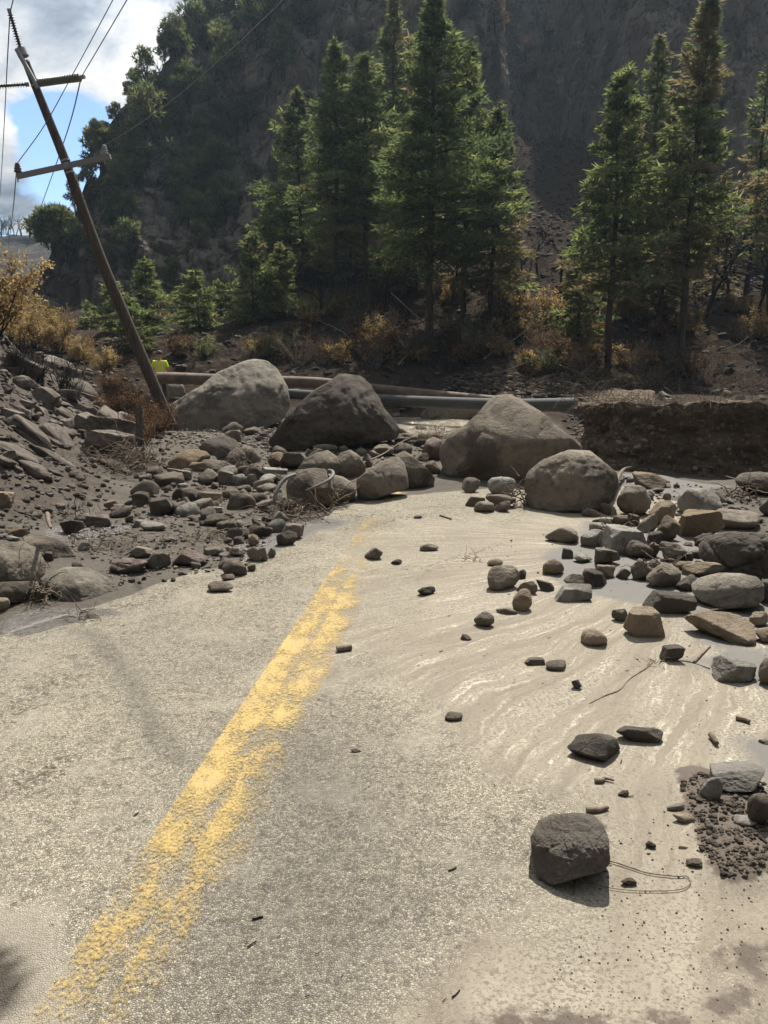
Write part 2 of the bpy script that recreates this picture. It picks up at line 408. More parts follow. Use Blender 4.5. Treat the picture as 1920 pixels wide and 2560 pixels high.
def pdist(px, py, poly):
    """signed distance (positive inside) to a polygon given in photo pixels, turned into ground metres is not needed: used as soft mask"""
    n = len(poly); ins = np.zeros(len(px), bool); dmin = np.full(len(px), 1e9)
    for i in range(n):
        x0, y0 = poly[i]; x1, y1 = poly[(i + 1) % n]
        c = ((y0 > py) != (y1 > py)) & (px < (x1 - x0) * (py - y0) / ((y1 - y0) or 1e-9) + x0); ins ^= c
        ex, ey = x1 - x0, y1 - y0; t = np.clip(((px - x0) * ex + (py - y0) * ey) / (ex * ex + ey * ey + 1e-9), 0, 1)
        dmin = np.minimum(dmin, (px - x0 - t * ex) ** 2 + (py - y0 - t * ey) ** 2)
    d = np.sqrt(dmin); return np.where(ins, d, -d)
def G2(px, py):  # photo pixel -> road plane coordinates
    p = at(px, py, 1.0); t = CAMH / (CAMH - p[2]); return p[0] * t, t
def gpoly(pts): return [G2(*p) for p in pts]
def gmask(pts, soft, wob=0.):
    P = gpoly(pts); d = pdist(gx1 + wob * jx, gy1 + wob * jy, P); return np.clip(d / soft + .5, 0, 1)
# grey silt sheet and debris left of the carriageway
mud = gmask([(-500, 1572), (0, 1562), (130, 1528), (290, 1488), (400, 1452), (490, 1425), (560, 1420), (620, 1395), (700, 1360), (740, 1338), (800, 1290), (905, 1253), (1300, 1215), (1560, 1215), (1700, 1175), (4000, 1175), (4000, 1000), (-3000, 1000), (-3000, 1560)], .12, .22)
mud = np.maximum(mud, sm(gy1, 10.6, 11.6)); mud = np.maximum(mud, sm(gx1 + .4 * jx, 3.2, 4.0))
# silt ponds on the right
pond = np.zeros_like(mud)
for pl in ([(1480, 1300), (1700, 1330), (2100, 1400), (2100, 1600), (1900, 1560), (1700, 1530), (1600, 1500), (1480, 1460), (1400, 1440), (1380, 1380)],
           [(1760, 1640), (1830, 1610), (1960, 1600), (1960, 1720), (1880, 1690), (1780, 1665)],
           [(1650, 1530), (1760, 1560), (1850, 1570), (1900, 1620), (1760, 1592), (1690, 1560)],
           [(1810, 1850), (1880, 1840), (1960, 1860), (1960, 1990), (1890, 1925), (1825, 1890)],
           [(1580, 1185), (1760, 1180), (1830, 1210), (1700, 1240), (1560, 1225)],
                      [(590, 1385), (700, 1330), (800, 1290), (850, 1300), (760, 1345), (640, 1400)]):
    pond = np.maximum(pond, gmask(pl, .26, .22))
wetl = np.maximum(gmask([(120, 1310), (230, 1285), (330, 1310), (300, 1340), (150, 1338)], .2, .2), gmask([(420, 1400), (640, 1330), (780, 1290), (700, 1350), (560, 1400)], .3, .3))
wetl = np.maximum(wetl, gmask([(-30, 1540), (120, 1500), (240, 1510), (300, 1530), (200, 1540), (60, 1565)], .15, .15))
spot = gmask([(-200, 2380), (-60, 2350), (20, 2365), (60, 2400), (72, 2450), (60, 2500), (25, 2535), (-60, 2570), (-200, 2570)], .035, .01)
silt = gmask([(-400, 2280), (60, 2290), (125, 2330), (150, 2420), (140, 2500), (100, 2700), (-400, 2700)], .16, .08)
# washed silt fan on the right half of the road
fan = gmask([(1180, 1330), (1000, 1470), (980, 1640), (1120, 1780), (1250, 1900), (1330, 2000), (1500, 2050), (1480, 2220), (1280, 2330), (1060, 2480), (950, 2700), (2600, 2700), (2600, 1300), (1500, 1230)], .45, .30)
fan2 = gmask([(860, 1380), (700, 1640), (640, 1760), (760, 1790), (1100, 1700), (1300, 1500), (1300, 1300), (1000, 1290)], .4, .3) * .55
fan = np.maximum(fan, fan2)
# heap of crumbly dark soil at lower right
clod = gmask([(1700, 1960), (1740, 1930), (1860, 1960), (2100, 1960), (2100, 2150), (1960, 2180), (1830, 2200), (1760, 2150), (1720, 2060)], .16, .16)
clod = np.maximum(clod, 1. * gmask([(1230, 2520), (1300, 2475), (1480, 2470), (1640, 2440), (1760, 2370), (2100, 2350), (2100, 2410), (1800, 2430), (1560, 2520), (1500, 2600), (1200, 2600)], .30, .30))
gravel = np.maximum(gmask([(1160, 2300), (1700, 2330), (2100, 2300), (2100, 2700), (1050, 2700)], .4, .25) * .7, 0)
# worn double yellow centre line, hidden by silt in places (its own object follows; here only where to lay it)
soil = np.clip(sm(toe(gy1) - gx1, .1, .7) * (1 - sm(gy1, 26, 34)), 0, 1)
hillm = np.maximum(sm(gy1, 25.5, 29), sm(gy1, 16.1, 16.5) * sm(gx1, 5.2, 6.0) * .85)
char = np.clip(soil * sm(toe(gy1) - gx1 + .5 * jx, 1.6, 3.2), 0, 1)
# tyre-dark band on the left lane, then a broad darker patch
dark = gmask([(170, 1560), (240, 1600), (330, 1740), (420, 1880), (470, 1900), (400, 1790), (300, 1640), (230, 1570)], .13, .05) * 1.1
dark = np.maximum(dark, .62 * gmask([(560, 2050), (700, 1800), (860, 1740), (1000, 1900), (1150, 2200), (1050, 2700), (300, 2700), (420, 2400)], .6, .3))  # wide soft-edged patch that darkens the near road colour
gz1 = gz1 + clod * (.03 + .02 * np.abs(fbm(P3(gx1 * 9, gy1 * 9), 3, 71)) + .04 * fbm(P3(gx1 * 4, gy1 * 4), 3, 72)) 
# rills of the fan in true relief
O = (3.3, 6.9)
ang = np.arctan2(gy1 - O[1], gx1 - O[0]); rad = np.hypot(gx1 - O[0], gy1 - O[1])
rill = ridged(np.stack([ang * 15 + .35 * jx, rad * .35, rad * 0], 1), 3, 81)
gz1 = gz1 + fan * (1 - clod) * (rill - .6) * .010
nyr, nxr = len(gy_), len(gx_)
ZG = gz1.reshape(nyr, nxr)
ii = (np.arange(nyr - 1)[:, None] * nxr + np.arange(nxr - 1)[None])
GF = np.stack([ii, ii + 1, ii + nxr + 1, ii + nxr], -1).reshape(-1, 4)

t = NT('ground_surface'); P = t.pos()
aM, aF, aP, aW, aC, aS, aH, aD, aCh, aSi, aSp, aG = [t.attr(n) for n in ('mud', 'fan', 'pond', 'wet', 'clod', 'soil', 'hill', 'dark', 'char', 'silt', 'spot', 'gravel')]
# chip-seal: pale chips set in dark binder
vc = t.vor(P, 145., out='Color'); sv = t.n('ShaderNodeSeparateColor'); t.set(sv.inputs[0], vc)
vd = t.vor(P, 145., 'DISTANCE_TO_EDGE')
chip = t.ramp(sv.outputs[0], [(0, (.14, .130, .112)), (.35, (.255, .238, .202)), (.62, (.335, .312, .262)), (.85, (.385, .362, .308)), (1, (.49, .462, .40))])
mott = t.noise(P, 1.1, 6, .6)
chip = t.mix(t.rng(vd, 0., .10, .85, 0.), chip, (.06, .054, .046))
chip = t.mix(t.rng(t.noise(P, 22., 5, .7), .50, .70, 0, .75), chip, (.075, .068, .06))
chip = t.mix(1., chip, t.mix(t.rng(mott, .32, .68), (.86, .83, .78), (1.16, 1.12, 1.02)), 'MULTIPLY')
film = t.mix(t.noise(P, 5., 5), (.30, .27, .225), (.38, .345, .28))
chip = t.mix(t.rng(t.math('ADD', t.noise(P, 2.6, 6, .65), t.math('MULTIPLY', aSi, .5)), .52, .70, .05, .6), chip, film)
chip = t.mix(t.math('MULTIPLY', aD, t.rng(t.noise(P, 30., 4, .7), .3, .6, .3, .75)), chip, (.075, .07, .065))
# fan of washed silt: polar streaks about its mouth
sp = t.n('ShaderNodeSeparateXYZ'); t.set(sp.inputs[0], P)
dx = t.math('SUBTRACT', sp.outputs[0], O[0]); dyy = t.math('SUBTRACT', sp.outputs[1], O[1])
w1 = t.math('MULTIPLY_ADD', t.noise(P, .4, 2, .5), .18, -.09)
w2 = t.math('MULTIPLY_ADD', t.noise(P, 3.5, 4, .65), .036, -.018)
an = t.math('ADD', t.math('ADD', t.math('ARCTAN2', dyy, dx), w1), w2)
rr = t.math('SQRT', t.math('ADD', t.math('MULTIPLY', dx, dx), t.math('MULTIPLY', dyy, dyy)))
cv = t.n('ShaderNodeCombineXYZ'); t.set(cv.inputs[0], t.math('MULTIPLY', an, 17.)); t.set(cv.inputs[1], t.math('MULTIPLY', rr, .26))
st1 = t.noise(cv.outputs[0], 1.6, 6, .66, .12); st2 = t.noise(cv.outputs[0], 7.5, 5, .68, .12); st3 = t.noise(cv.outputs[0], 10.5, 4, .66, .1)
fcol = t.mix(t.rng(st1, .40, .60), (.185, .158, .124), (.285, .255, .203))
lines = t.math('MULTIPLY', t.math('MULTIPLY', t.rng(st2, .53, .64), t.rng(sp.outputs[1], 1.9, 2.7)), t.math('MULTIPLY', t.rng(st1, .40, .56, .15, 1.), t.rng(t.noise(P, 26., 4, .7), .40, .58, .15, 1.)))
fcol = t.mix(lines, fcol, (.50, .455, .37))
fcol = t.mix(t.math('MULTIPLY', t.rng(st3, .55, .66, 0, .55), t.rng(st1, .3, .6, 1., .4)), fcol, (.12, .10, .08))
fcol = t.mix(t.rng(t.math('MULTIPLY', t.noise(P, 75., 3, .7), t.rng(st1, .3, .65, .8, 1.2)), .54, .68, 0, .6), fcol, (.09, .078, .062))
fcol = t.mix(t.math('MULTIPLY', aG, t.rng(t.vor(P, 60.), .1, .3, .8, 0)), fcol, (.10, .085, .07))
# threshold the soft masks with fine noise so edges are ragged
def rag(m, sc_, amt=.5, lo=.42, hi=.58):
    return t.rng(t.math('MULTIPLY_ADD', t.math('SUBTRACT', t.noise(P, sc_, 6, .7), .5), amt, m), lo, hi)
col = t.mix(t.math('MULTIPLY', rag(aF, 5., 1.1, .35, .65), t.rng(st1, .30, .5, .55, 1.)), chip, fcol)
mudc = t.mix(t.noise(P, 2.2, 6, .65), (.062, .054, .047), (.135, .119, .10))
mudc = t.mix(t.rng(t.noise(P, 38., 5, .75), .55, .66, 0, .8), mudc, (.055, .045, .038))
mudc = t.mix(t.rng(t.noise(P, 60., 4, .75), .60, .7, 0, .6), mudc, (.28, .255, .215))
fmask = rag(aM, 3.5, 1.0); col = t.mix(fmask, col, mudc)
pcol = t.mix(t.noise(P, 3., 5, .6), (.088, .086, .082), (.135, .126, .113))
pm = t.math('MULTIPLY', rag(aP, 3.5, 1.3, .3, .7), .9); col = t.mix(pm, col, pcol)
sicol = t.mix(t.noise(P, 4., 5, .6), (.25, .222, .18), (.31, .28, .23)); col = t.mix(t.math('MULTIPLY', rag(aSi, 9., .8), .85), col, sicol)
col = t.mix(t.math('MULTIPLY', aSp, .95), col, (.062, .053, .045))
col = t.mix(t.math('MULTIPLY', rag(aW, 5., .8), .8), col, (.085, .075, .066))
clc = t.mix(t.noise(P, 40., 5, .7), (.055, .044, .036), (.165, .138, .115)); col = t.mix(rag(aC, 6., 1.7), col, clc)
# left bank soil, charred higher up
so = t.mix(t.noise(P, 3., 6, .68), (.058, .048, .04), (.135, .113, .095))
so = t.mix(t.rng(t.noise(P, 26., 5, .7), .5, .68, 0, .7), so, (.055, .045, .04))
chn = rag(aCh, 1.6, 1.2, .3, .7); so = t.mix(t.math('MULTIPLY', chn, .6), so, t.mix(t.noise(P, 14., 5, .7), (.03, .026, .024), (.17, .145, .125)))
col = t.mix(rag(aS, 2.5, .8), col, so)
hl = t.mix(t.noise(P, .5, 5, .65), (.018, .015, .013), (.055, .043, .034))
hl = t.mix(t.rng(t.noise(P, 4.5, 5, .75), .52, .68, 0, .75), hl, (.13, .10, .076))
hl = t.mix(t.rng(t.noise(P, 2.0, 6, .7), .55, .68, 0, .8), hl, (.009, .008, .008))
col = t.mix(aH, col, hl)
wetness = t.math('MAXIMUM', t.math('MULTIPLY', rag(aW, 5., .8), 1.), t.math('MULTIPLY', pm, .35))
rough = t.rng(wetness, 0, 1, .80, .22)
bh = t.math('MULTIPLY', t.rng(vd, 0, .25), t.math('SUBTRACT', 1., t.math('MAXIMUM', fmask, t.math('MAXIMUM', aF, aH), clamp=True)))
nb = t.bump(bh, .003, .8)
nb = t.bump(t.noise(P, 30., 6, .72), .006, .8, nb)
nb = t.bump(t.math('MULTIPLY', st2, aF), .005, .8, nb)
nb = t.bump(t.math('MULTIPLY', t.noise(P, 7., 7, .72), t.math('ADD', aM, t.math('ADD', aS, aH))), .05, .8, nb)
gsp = t.math('MULTIPLY', t.rng(wetness, 0, 1, .05, .5), t.math('SUBTRACT', 1., aH))
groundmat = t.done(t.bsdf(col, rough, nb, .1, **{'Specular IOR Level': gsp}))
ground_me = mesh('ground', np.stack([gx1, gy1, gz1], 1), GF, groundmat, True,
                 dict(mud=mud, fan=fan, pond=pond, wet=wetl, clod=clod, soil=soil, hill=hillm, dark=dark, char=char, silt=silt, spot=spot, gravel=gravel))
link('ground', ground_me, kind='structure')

# ---- centre line paint: a thin worn sheet 4 mm above the road
t = NT('worn_yellow_paint'); P = t.pos(); u = t.attr('across'); cov = t.attr('cover')
base = t.mix(t.noise(P, 14., 5, .7), (.36, .25, .075), (.47, .34, .12))
base = t.mix(t.rng(t.noise(P, 70., 3, .7), .52, .64, 0, .4), base, (.50, .39, .20))
base = t.mix(t.rng(t.vor(P, 145., 'DISTANCE_TO_EDGE'), 0., .08, .6, 0), base, (.20, .12, .03))
base = t.mix(t.rng(t.noise(P, 3.3, 6, .7), .50, .70, 0, .5), base, (.34, .26, .15))
edge = t.math('MULTIPLY', t.rng(u, 0., .035), t.math('SUBTRACT', 1., t.rng(u, .62, 1.)))
n = t.math('ADD', t.math('MULTIPLY', t.noise(t.scale(P, (1., .6, 1.)), 4.5, 7, .74), .62), t.math('MULTIPLY', t.noise(P, 85., 4, .75), .52))
al = t.rng(t.math('ADD', t.math('SUBTRACT', n, t.rng(edge, 0, 1, .13, 0.)), cov), .505, .66)
tr = t.n('ShaderNodeBsdfTransparent'); mx = t.n('ShaderNodeMixShader'); t.set(mx.inputs[0], al)
t.t.links.new(tr.outputs[0], mx.inputs[1]); t.t.links.new(t.bsdf(base, .75, t.bump(t.vor(P, 145.), .004, .6), .4), mx.inputs[2])
paintmat = t.done(mx.outputs[0])
def stripe(pts_l, pts_r, cover_pts):
    """ribbons between two ground polylines given as photo pixels"""
    L = np.array(gpoly(pts_l)); Rr = np.array(gpoly(pts_r)); n = 150; m = 14
    s = np.linspace(0, 1, len(L)); ss = np.linspace(0, 1, n)
    L = np.stack([np.interp(ss, s, L[:, k]) for k in (0, 1)], 1); Rr = np.stack([np.interp(ss, s, Rr[:, k]) for k in (0, 1)], 1)
    uu = np.linspace(0, 1, m); XY = L[:, None] * (1 - uu)[None, :, None] + Rr[:, None] * uu[None, :, None]
    XY = XY.reshape(-1, 2); Z = gz(XY[:, 0], XY[:, 1]) + .006
    i = np.arange(n - 1)[:, None] * m + np.arange(m - 1)[None]
    F = np.stack([i, i + 1, i + m + 1, i + m], -1).reshape(-1, 4)
    cp = np.interp(XY[:, 1], [c[0] for c in cover_pts], [c[1] for c in cover_pts])
    return np.column_stack([XY, Z]), F, np.tile(uu, n), cp
YL = [(30, 2700), (100, 2560), (325, 2050), (508, 1904), (600, 1735), (700, 1590), (790, 1480), (858, 1412), (905, 1370), (985, 1275), (1018, 1230)]
def interp_line(ys, off):
    # line direction fitted through the photo; off = fraction across the pair of stripes
    out = []
    for y in ys:
        xl = 1225 - (1225 - 478) * (y - HOR) / (1904 - HOR) if False else 1180 + (505 - 1180) * (y - 900) / (1904 - 900)
        wd = 200 * (y - HOR) / (1904 - HOR)
        out.append((xl + wd * off, y))
    return out
ys = [2760, 2500, 2200, 1904, 1700, 1550, 1450, 1380, 1320, 1270, 1232]
cov1 = [(1.4, -.02), (1.75, -.01), (2.2, .0), (2.6, .035), (2.9, .06), (3.6, .06), (4.6, .05), (5.3, .035), (5.8, -.02), (6.4, -.08), (7.0, -.05), (7.3, .0), (7.8, -.07), (8.4, -.2), (8.9, -.05), (9.3, .03), (9.6, .03)]
cov2 = [(1.4, -.02), (1.9, -.02), (2.1, .0), (2.6, .01), (3.3, .045), (4.1, .055), (4.8, .045), (5.4, .01), (5.9, -.04), (6.4, -.08), (7.2, -.06), (7.8, -.10), (8.4, -.2), (8.9, -.05), (9.3, .03), (9.6, .03)]
V, F, uu, cp = stripe(interp_line(ys, -.02), interp_line(ys, 1.10), cov1)
V2, F2, uu2, cp2 = stripe(interp_line(ys, -.02), interp_line(ys, 1.10), cov2)
cp = cp * (1 - sm(uu, .35, .6)) + cp2 * sm(uu, .35, .6) - .085 * np.exp(-((uu - .44) / .055) ** 2)
link('centre_line', mesh('centre_line', V, F, paintmat, True, dict(across=uu, cover=cp)), kind='structure')

# ---- creek water
t = NT('creek_water'); P = t.pos()
nb = t.bump(t.noise(t.scale(P, (1., .7, 1.)), 5., 5, .7, .5), .10, 1.); nb = t.bump(t.noise(P, 22., 4, .7), .03, 1., nb)
cwat = t.mix(t.rng(t.noise(t.scale(P, (.5, 1, 1)), 6., 5, .7), .52, .66), (.24, .20, .14), (.62, .57, .47))
water = t.done(t.bsdf(cwat, .16, nb, .6))
wx, wy = np.meshgrid(np.linspace(-3.2, 4.6, 70), np.linspace(16.8, 27.5, 90))
zw = -.24 + .03 * fbm(P3(wx.ravel() * 1.6, wy.ravel() * 1.6), 3, 90)
i = np.arange(89)[:, None] * 70 + np.arange(69)[None]
link('creek_water', mesh('creek_water', np.column_stack([wx.ravel(), wy.ravel(), zw]), np.stack([i, i + 1, i + 71, i + 70], -1).reshape(-1, 4), water), kind='structure')

# ------------------------------------------------------------------ cliffs
t = NT('cliff_rock'); P = t.pos()
big = t.noise(t.scale(P, (1, 1, .45)), .10, 5, .6, .4); med = t.noise(t.scale(P, (1, 1, .6)), .55, 8, .68, .5); fin = t.noise(P, 3., 6, .72)
c = t.mix(t.rng(big, .38, .62), (.35, .31, .275), (.44, .36, .30))
c = t.mix(t.rng(med, .44, .62), c, (.50, .44, .385))
c = t.mix(t.rng(t.noise(t.scale(P, (1, 1, .4)), 1.3, 7, .7), .54, .66, 0, .7), c, (.06, .055, .052))
c = t.mix(t.rng(fin, .5, .72, 0, .6), c, (.36, .32, .28))
wv = t.n('ShaderNodeVectorMath', operation='ADD'); t.set(wv.inputs[0], t.scale(P, (1, 1, .55))); t.set(wv.inputs[1], t.scale(t.noise(P, .35, 4, .6, 0., 'Color'), (3.5, 3.5, 3.5)))
crk = t.vor(wv.outputs[0], .42, 'DISTANCE_TO_EDGE'); crk2 = t.vor(wv.outputs[0], 1.3, 'DISTANCE_TO_EDGE')
c = t.mix(t.math('MULTIPLY', t.rng(crk, 0, .05, .7, 0), t.rng(t.noise(P, .25, 3), .42, .55)), c, (.035, .03, .028)); c = t.mix(t.math('MULTIPLY', t.rng(crk2, 0, .05, .5, 0), t.rng(t.noise(P, .5, 3), .48, .6)), c, (.06, .05, .045))
vcl = t.vor(wv.outputs[0], .42, out='Color'); c = t.mix(.35, c, vcl, 'OVERLAY') if False else c
gm = t.n('ShaderNodeNewGeometry'); sp = t.n('ShaderNodeSeparateXYZ'); t.set(sp.inputs[0], gm.outputs['Normal'])
sed = t.math('MULTIPLY', t.rng(sp.outputs[2], .50, .80), t.rng(t.noise(P, .6, 5, .65), .40, .56))
c = t.mix(sed, c, t.mix(t.noise(P, 2., 5), (.075, .08, .045), (.24, .215, .15)))
nb = t.bump(t.noise(t.scale(P, (1, 1, .6)), .9, 9, .74, .4), 1.6, 1.); nb = t.bump(fin, .25, .8, nb); nb = t.bump(t.rng(crk, 0, .12), .8, 1., nb)
cliffmat = t.done(t.bsdf(c, .92, nb, .04))
def LEAN(x): return np.interp(x, [-46, -34, -28, -12, 0, 12, 20, 60], [.55, .62, .85, .72, .40, .30, .30, .34])
HX, HZ = [-60], [-6]
for px_, py_ in [(84, 745), (88, 700), (90, 640), (104, 575), (128, 545), (200, 478), (212, 430), (240, 370), (272, 328), (322, 282), (350, 225), (402, 168), (462, 90), (540, 0), (640, -90)]:
    Y_ = 66.
    for _ in range(30):
        q_ = at(px_, py_, Y_); Y_ = .5 * Y_ + .5 * (float(np.interp(q_[0], CLX, CLY)) + float(LEAN(q_[0])) * (q_[2] + 3) - 1.2)
    if len(HX) == 1: HX += [q_[0] - 2.0, q_[0] - .6]; HZ += [-5, -3]
    HX.append(max(q_[0], HX[-1] + .25)); HZ.append(q_[2])
HX += [-9, -2, 4, 10, 16, 22, 40, 90]; HZ += [58, 64, 67, 62, 62, 70, 76, 80]
nx, nt = 420, 250
sx = np.concatenate([np.linspace(-37, -14, 170), np.linspace(-14, 64, nx - 170 + 1)[1:]])
tt = np.linspace(0, 1, nt)
X_, T_ = np.meshgrid(sx, tt); X_ = X_.ravel(); T_ = T_.ravel()
H = np.interp(X_, HX, HZ) + 1.1 * fbm(P3(X_ * .35, X_ * 0), 3, 5) * sm(X_, -34, -31)
y0 = np.interp(X_, CLX, CLY)
zb = -3.0
up = np.minimum(T_ / .86, 1.0); over = np.clip((T_ - .86) / .14, 0, 1)
Zc = zb + (H - zb) * up
lean = LEAN(X_)
wz = Zc + 1.6 * fbm(P3(X_ * .13, Zc * .1, 3), 3, 14)
def terr(h, a, sharp): 
    k = np.floor(wz / h); f = wz / h - k; return (k + sm(f, sharp, 1.)) * h * a + wz * (1 - a)
stp = terr(4.6, .75, .72) * .6 + terr(1.7, .8, .7) * .4
Yc = y0 + lean * (stp - zb)
Yc = Yc + over * 30; Zc = Zc + over * (1.5 + 2 * fbm(P3(X_ * .2, Yc * .2), 3, 8)) - over ** 2 * 3
base = P3(X_, Yc, Zc)
# broad buttresses and gullies, then joint blocks, then roughness
lf = sm(X_, -38, -26)
d1 = fbm(base * (.045, .045, .018), 3, 101) * (1.5 + 5.5 * sm(X_, -30, -14))
d2 = (ridged(base * (.16, .16, .05), 3, 103) - .62) * 6.5
f1, f2, cid = worley(base * (.30, .30, .085) + .35 * fbm(base * .2, 3, 3)[:, None], 7)
d3 = (cid - .5) * 2.0 - np.exp(-((f2 - f1) / .09) ** 2) * .9
g1, g2, gid = worley(base * (.85, .85, .33), 17)
d4 = (gid - .5) * .75 - np.exp(-((g2 - g1) / .1) ** 2) * .35
d5 = fbm(base * .9, 4, 111) * .55
att = 1 - .7 * over
ledge = 0
Yc = Yc - (d1 + d2 + d3 + d4 + d5 + ledge) * att * (.55 + .45 * sm(X_, -34, -22))
Zc = Zc + (.5 * fbm(base * .4, 3, 120)) * att + .35 * d3 * up * att
Xc = X_ + (fbm(base * .4, 3, 130) * .5) * att
gi = np.arange(nt - 1)[:, None] * nx + np.arange(nx - 1)[None]
CF = np.stack([gi, gi + 1, gi + nx + 1, gi + nx], -1).reshape(-1, 4)
cliff_V = np.column_stack([Xc, Yc, Zc])
link('cliff', mesh('cliff', cliff_V, CF, cliffmat, False), kind='structure')
cliff_grid = cliff_V.reshape(nt, nx, 3)
def cliff_at(px, py):
    """point of the cliff nearest to the ray through a photo pixel (front-most)"""
    u, v = to_px(cliff_V[:, 0], cliff_V[:, 1], cliff_V[:, 2])
    d = (u - px) ** 2 + (v - py) ** 2
    c = np.where(d < max(d.min() * 1.5, 60.))[0]
    return cliff_V[c[np.argmin(cliff_V[c, 1])]]

# far burnt ridge with a comb of bare trunks, seen past the cliff's left end
fx, ft = np.meshgrid(np.linspace(-420, -60, 120), np.linspace(0, 1, 40)); fx = fx.ravel(); ft = ft.ravel()
fh = 46 + 5 * fbm(P3(fx * .02, fx * 0), 3, 4) - (fx + 130) * .02
fV = np.column_stack([fx, 190 + ft * 70 + 6 * fbm(P3(fx * .05, ft * 6), 3, 7), -6 + (fh + 6) * np.sqrt(ft) + 1.6 * fbm(P3(fx * .1, ft * 9), 3, 9)])
gi = np.arange(39)[:, None] * 120 + np.arange(119)[None]
t = NT('burnt_ridge_ground'); P = t.pos()
c = t.mix(t.rng(t.noise(P, .12, 6, .7), .4, .6), (.03, .027, .025), (.085, .072, .06))
t_ridge = t.done(t.bsdf(c, .95, t.bump(t.noise(P, .6, 6, .7), 1.5, 1.), .1))
link('far_ridge', mesh('far_ridge', fV, np.stack([gi, gi + 1, gi + 121, gi + 120], -1).reshape(-1, 4), t_ridge), kind='structure')

# ------------------------------------------------------------------ cut bank of layered earth on the right
t = NT('bank_earth'); P = t.pos(); spz = t.n('ShaderNodeSeparateXYZ'); t.set(spz.inputs[0], P)
lay = t.noise(t.scale(P, (.6, .6, 3.2)), 1.5, 6, .65)
c = t.mix(t.rng(lay, .4, .6), (.095, .074, .056), (.17, .133, .10))
c = t.mix(t.rng(t.noise(P, 9., 6, .7), .5, .66, 0, .8), c, (.06, .045, .035))
c = t.mix(t.rng(t.vor(P, 8.), .10, .34, .75, 0), c, (.27, .225, .18))
nb = t.bump(t.noise(P, 5., 7, .72), .10, 1.); nb = t.bump(t.vor(P, 8.), .05, .8, nb)
bankmat = t.done(t.bsdf(c, .95, nb, .04))
bk = np.array([(8.1, 26.0), (6.2, 21.0), (5.2, 18.0), (4.66, 16.6), (4.95, 15.95), (5.9, 15.75), (7.2, 15.4), (8.6, 15.3), (11, 14.9), (15, 14.4)])
bs = np.linspace(0, len(bk) - 1, 260); bX = np.interp(bs, range(len(bk)), bk[:, 0]); bY = np.interp(bs, range(len(bk)), bk[:, 1])
bt = np.linspace(0, 1, 60); S_, T2 = np.meshgrid(np.arange(260), bt)
nrm = np.stack([-np.gradient(bY), np.gradient(bX)], 1) * -1; nrm /= np.linalg.norm(nrm, axis=1)[:, None]
nrm = -nrm if nrm[150, 1] > 0 else nrm
S1 = S_.ravel(); T3 = T2.ravel()
zt, zbk = .84 + .16 * fbm(P3(bX[S1] * .7, bY[S1] * .7), 3, 77), -.75
zz_ = zbk + (zt - zbk) * np.minimum(T3 / .8, 1)
inn = np.clip((T3 - .8) / .2, 0, 1)
pp = np.column_stack([bX[S1], bY[S1], zz_])
q = .55 * fbm(pp * (.55, .55, .4), 3, 15) + .50 * fbm(pp * (1.3, 1.3, 1.), 4, 5) + .10 * fbm(pp * 5, 3, 6) + .16 * sm(zz_, .45, .8) + .38 * (1 - sm(zz_, -.75, -.1)) ** 2
f1, f2, cid = worley(pp * 7, 4); q = q + .05 * np.clip(.45 - f1, 0, 1) * (cid > .4) * 3
offs = q * (1 - inn) - inn * 1.2 - .05
pp[:, 0] += nrm[S1, 0] * offs; pp[:, 1] += nrm[S1, 1] * offs
pp[:, 2] += .16 * fbm(pp * 1.6, 4, 8) * sm(zz_, .3, .8) - inn * .10
gi = np.arange(59)[:, None] * 260 + np.arange(259)[None]
link('earth_bank', mesh('earth_bank', pp, np.stack([gi, gi + 1, gi + 261, gi + 260], -1).reshape(-1, 4), bankmat), kind='structure')

def sky_at(px):
    """highest cliff point near a photo column: the skyline"""
    u, v = to_px(cliff_V[:, 0], cliff_V[:, 1], cliff_V[:, 2]); c = np.where(np.abs(u - px) < 7)[0]
    return cliff_V[c[np.argmin(v[c])]]
# ------------------------------------------------------------------ stones
def ico(n):
    p = (1 + 5 ** .5) / 2
    V = [(-1, p, 0), (1, p, 0), (-1, -p, 0), (1, -p, 0), (0, -1, p), (0, 1, p), (0, -1, -p), (0, 1, -p), (p, 0, -1), (p, 0, 1), (-p, 0, -1), (-p, 0, 1)]
    F = [(0, 11, 5), (0, 5, 1), (0, 1, 7), (0, 7, 10), (0, 10, 11), (1, 5, 9), (5, 11, 4), (11, 10, 2), (10, 7, 6), (7, 1, 8), (3, 9, 4), (3, 4, 2), (3, 2, 6), (3, 6, 8), (3, 8, 9), (4, 9, 5), (2, 4, 11), (6, 2, 10), (8, 6, 7), (9, 8, 1)]
    V = np.array(V, float); V /= np.linalg.norm(V[0]); F = np.array(F)
    for _ in range(n):
        E = np.vstack([F[:, [0, 1]], F[:, [1, 2]], F[:, [2, 0]]]); E.sort(axis=1)
        Eu, inv = np.unique(E, axis=0, return_inverse=True); inv = inv.ravel()
        m = V[Eu].mean(1); m /= np.linalg.norm(m, axis=1)[:, None]; k = len(V); n_ = len(F)
        a, b, c = inv[:n_] + k, inv[n_:2 * n_] + k, inv[2 * n_:] + k
        V = np.vstack([V, m])
        F = np.vstack([np.stack([F[:, 0], a, c], 1), np.stack([F[:, 1], b, a], 1), np.stack([F[:, 2], c, b], 1), np.stack([a, b, c], 1)])
    return V, F
ICO = {n: ico(n) for n in range(0, 7)}
STY = {  # planes, sharpness, spread, low noise, fine noise, crack
    'r': (14, 7, .10, .045, .010, 0.), 'a': (9, 26, .30, .035, .012, .4), 'b': (7, 36, .22, .025, .012, .3),
    's': (8, 34, .28, .03, .012, .5), 'c': (16, 14, .3, .10, .03, .6)}
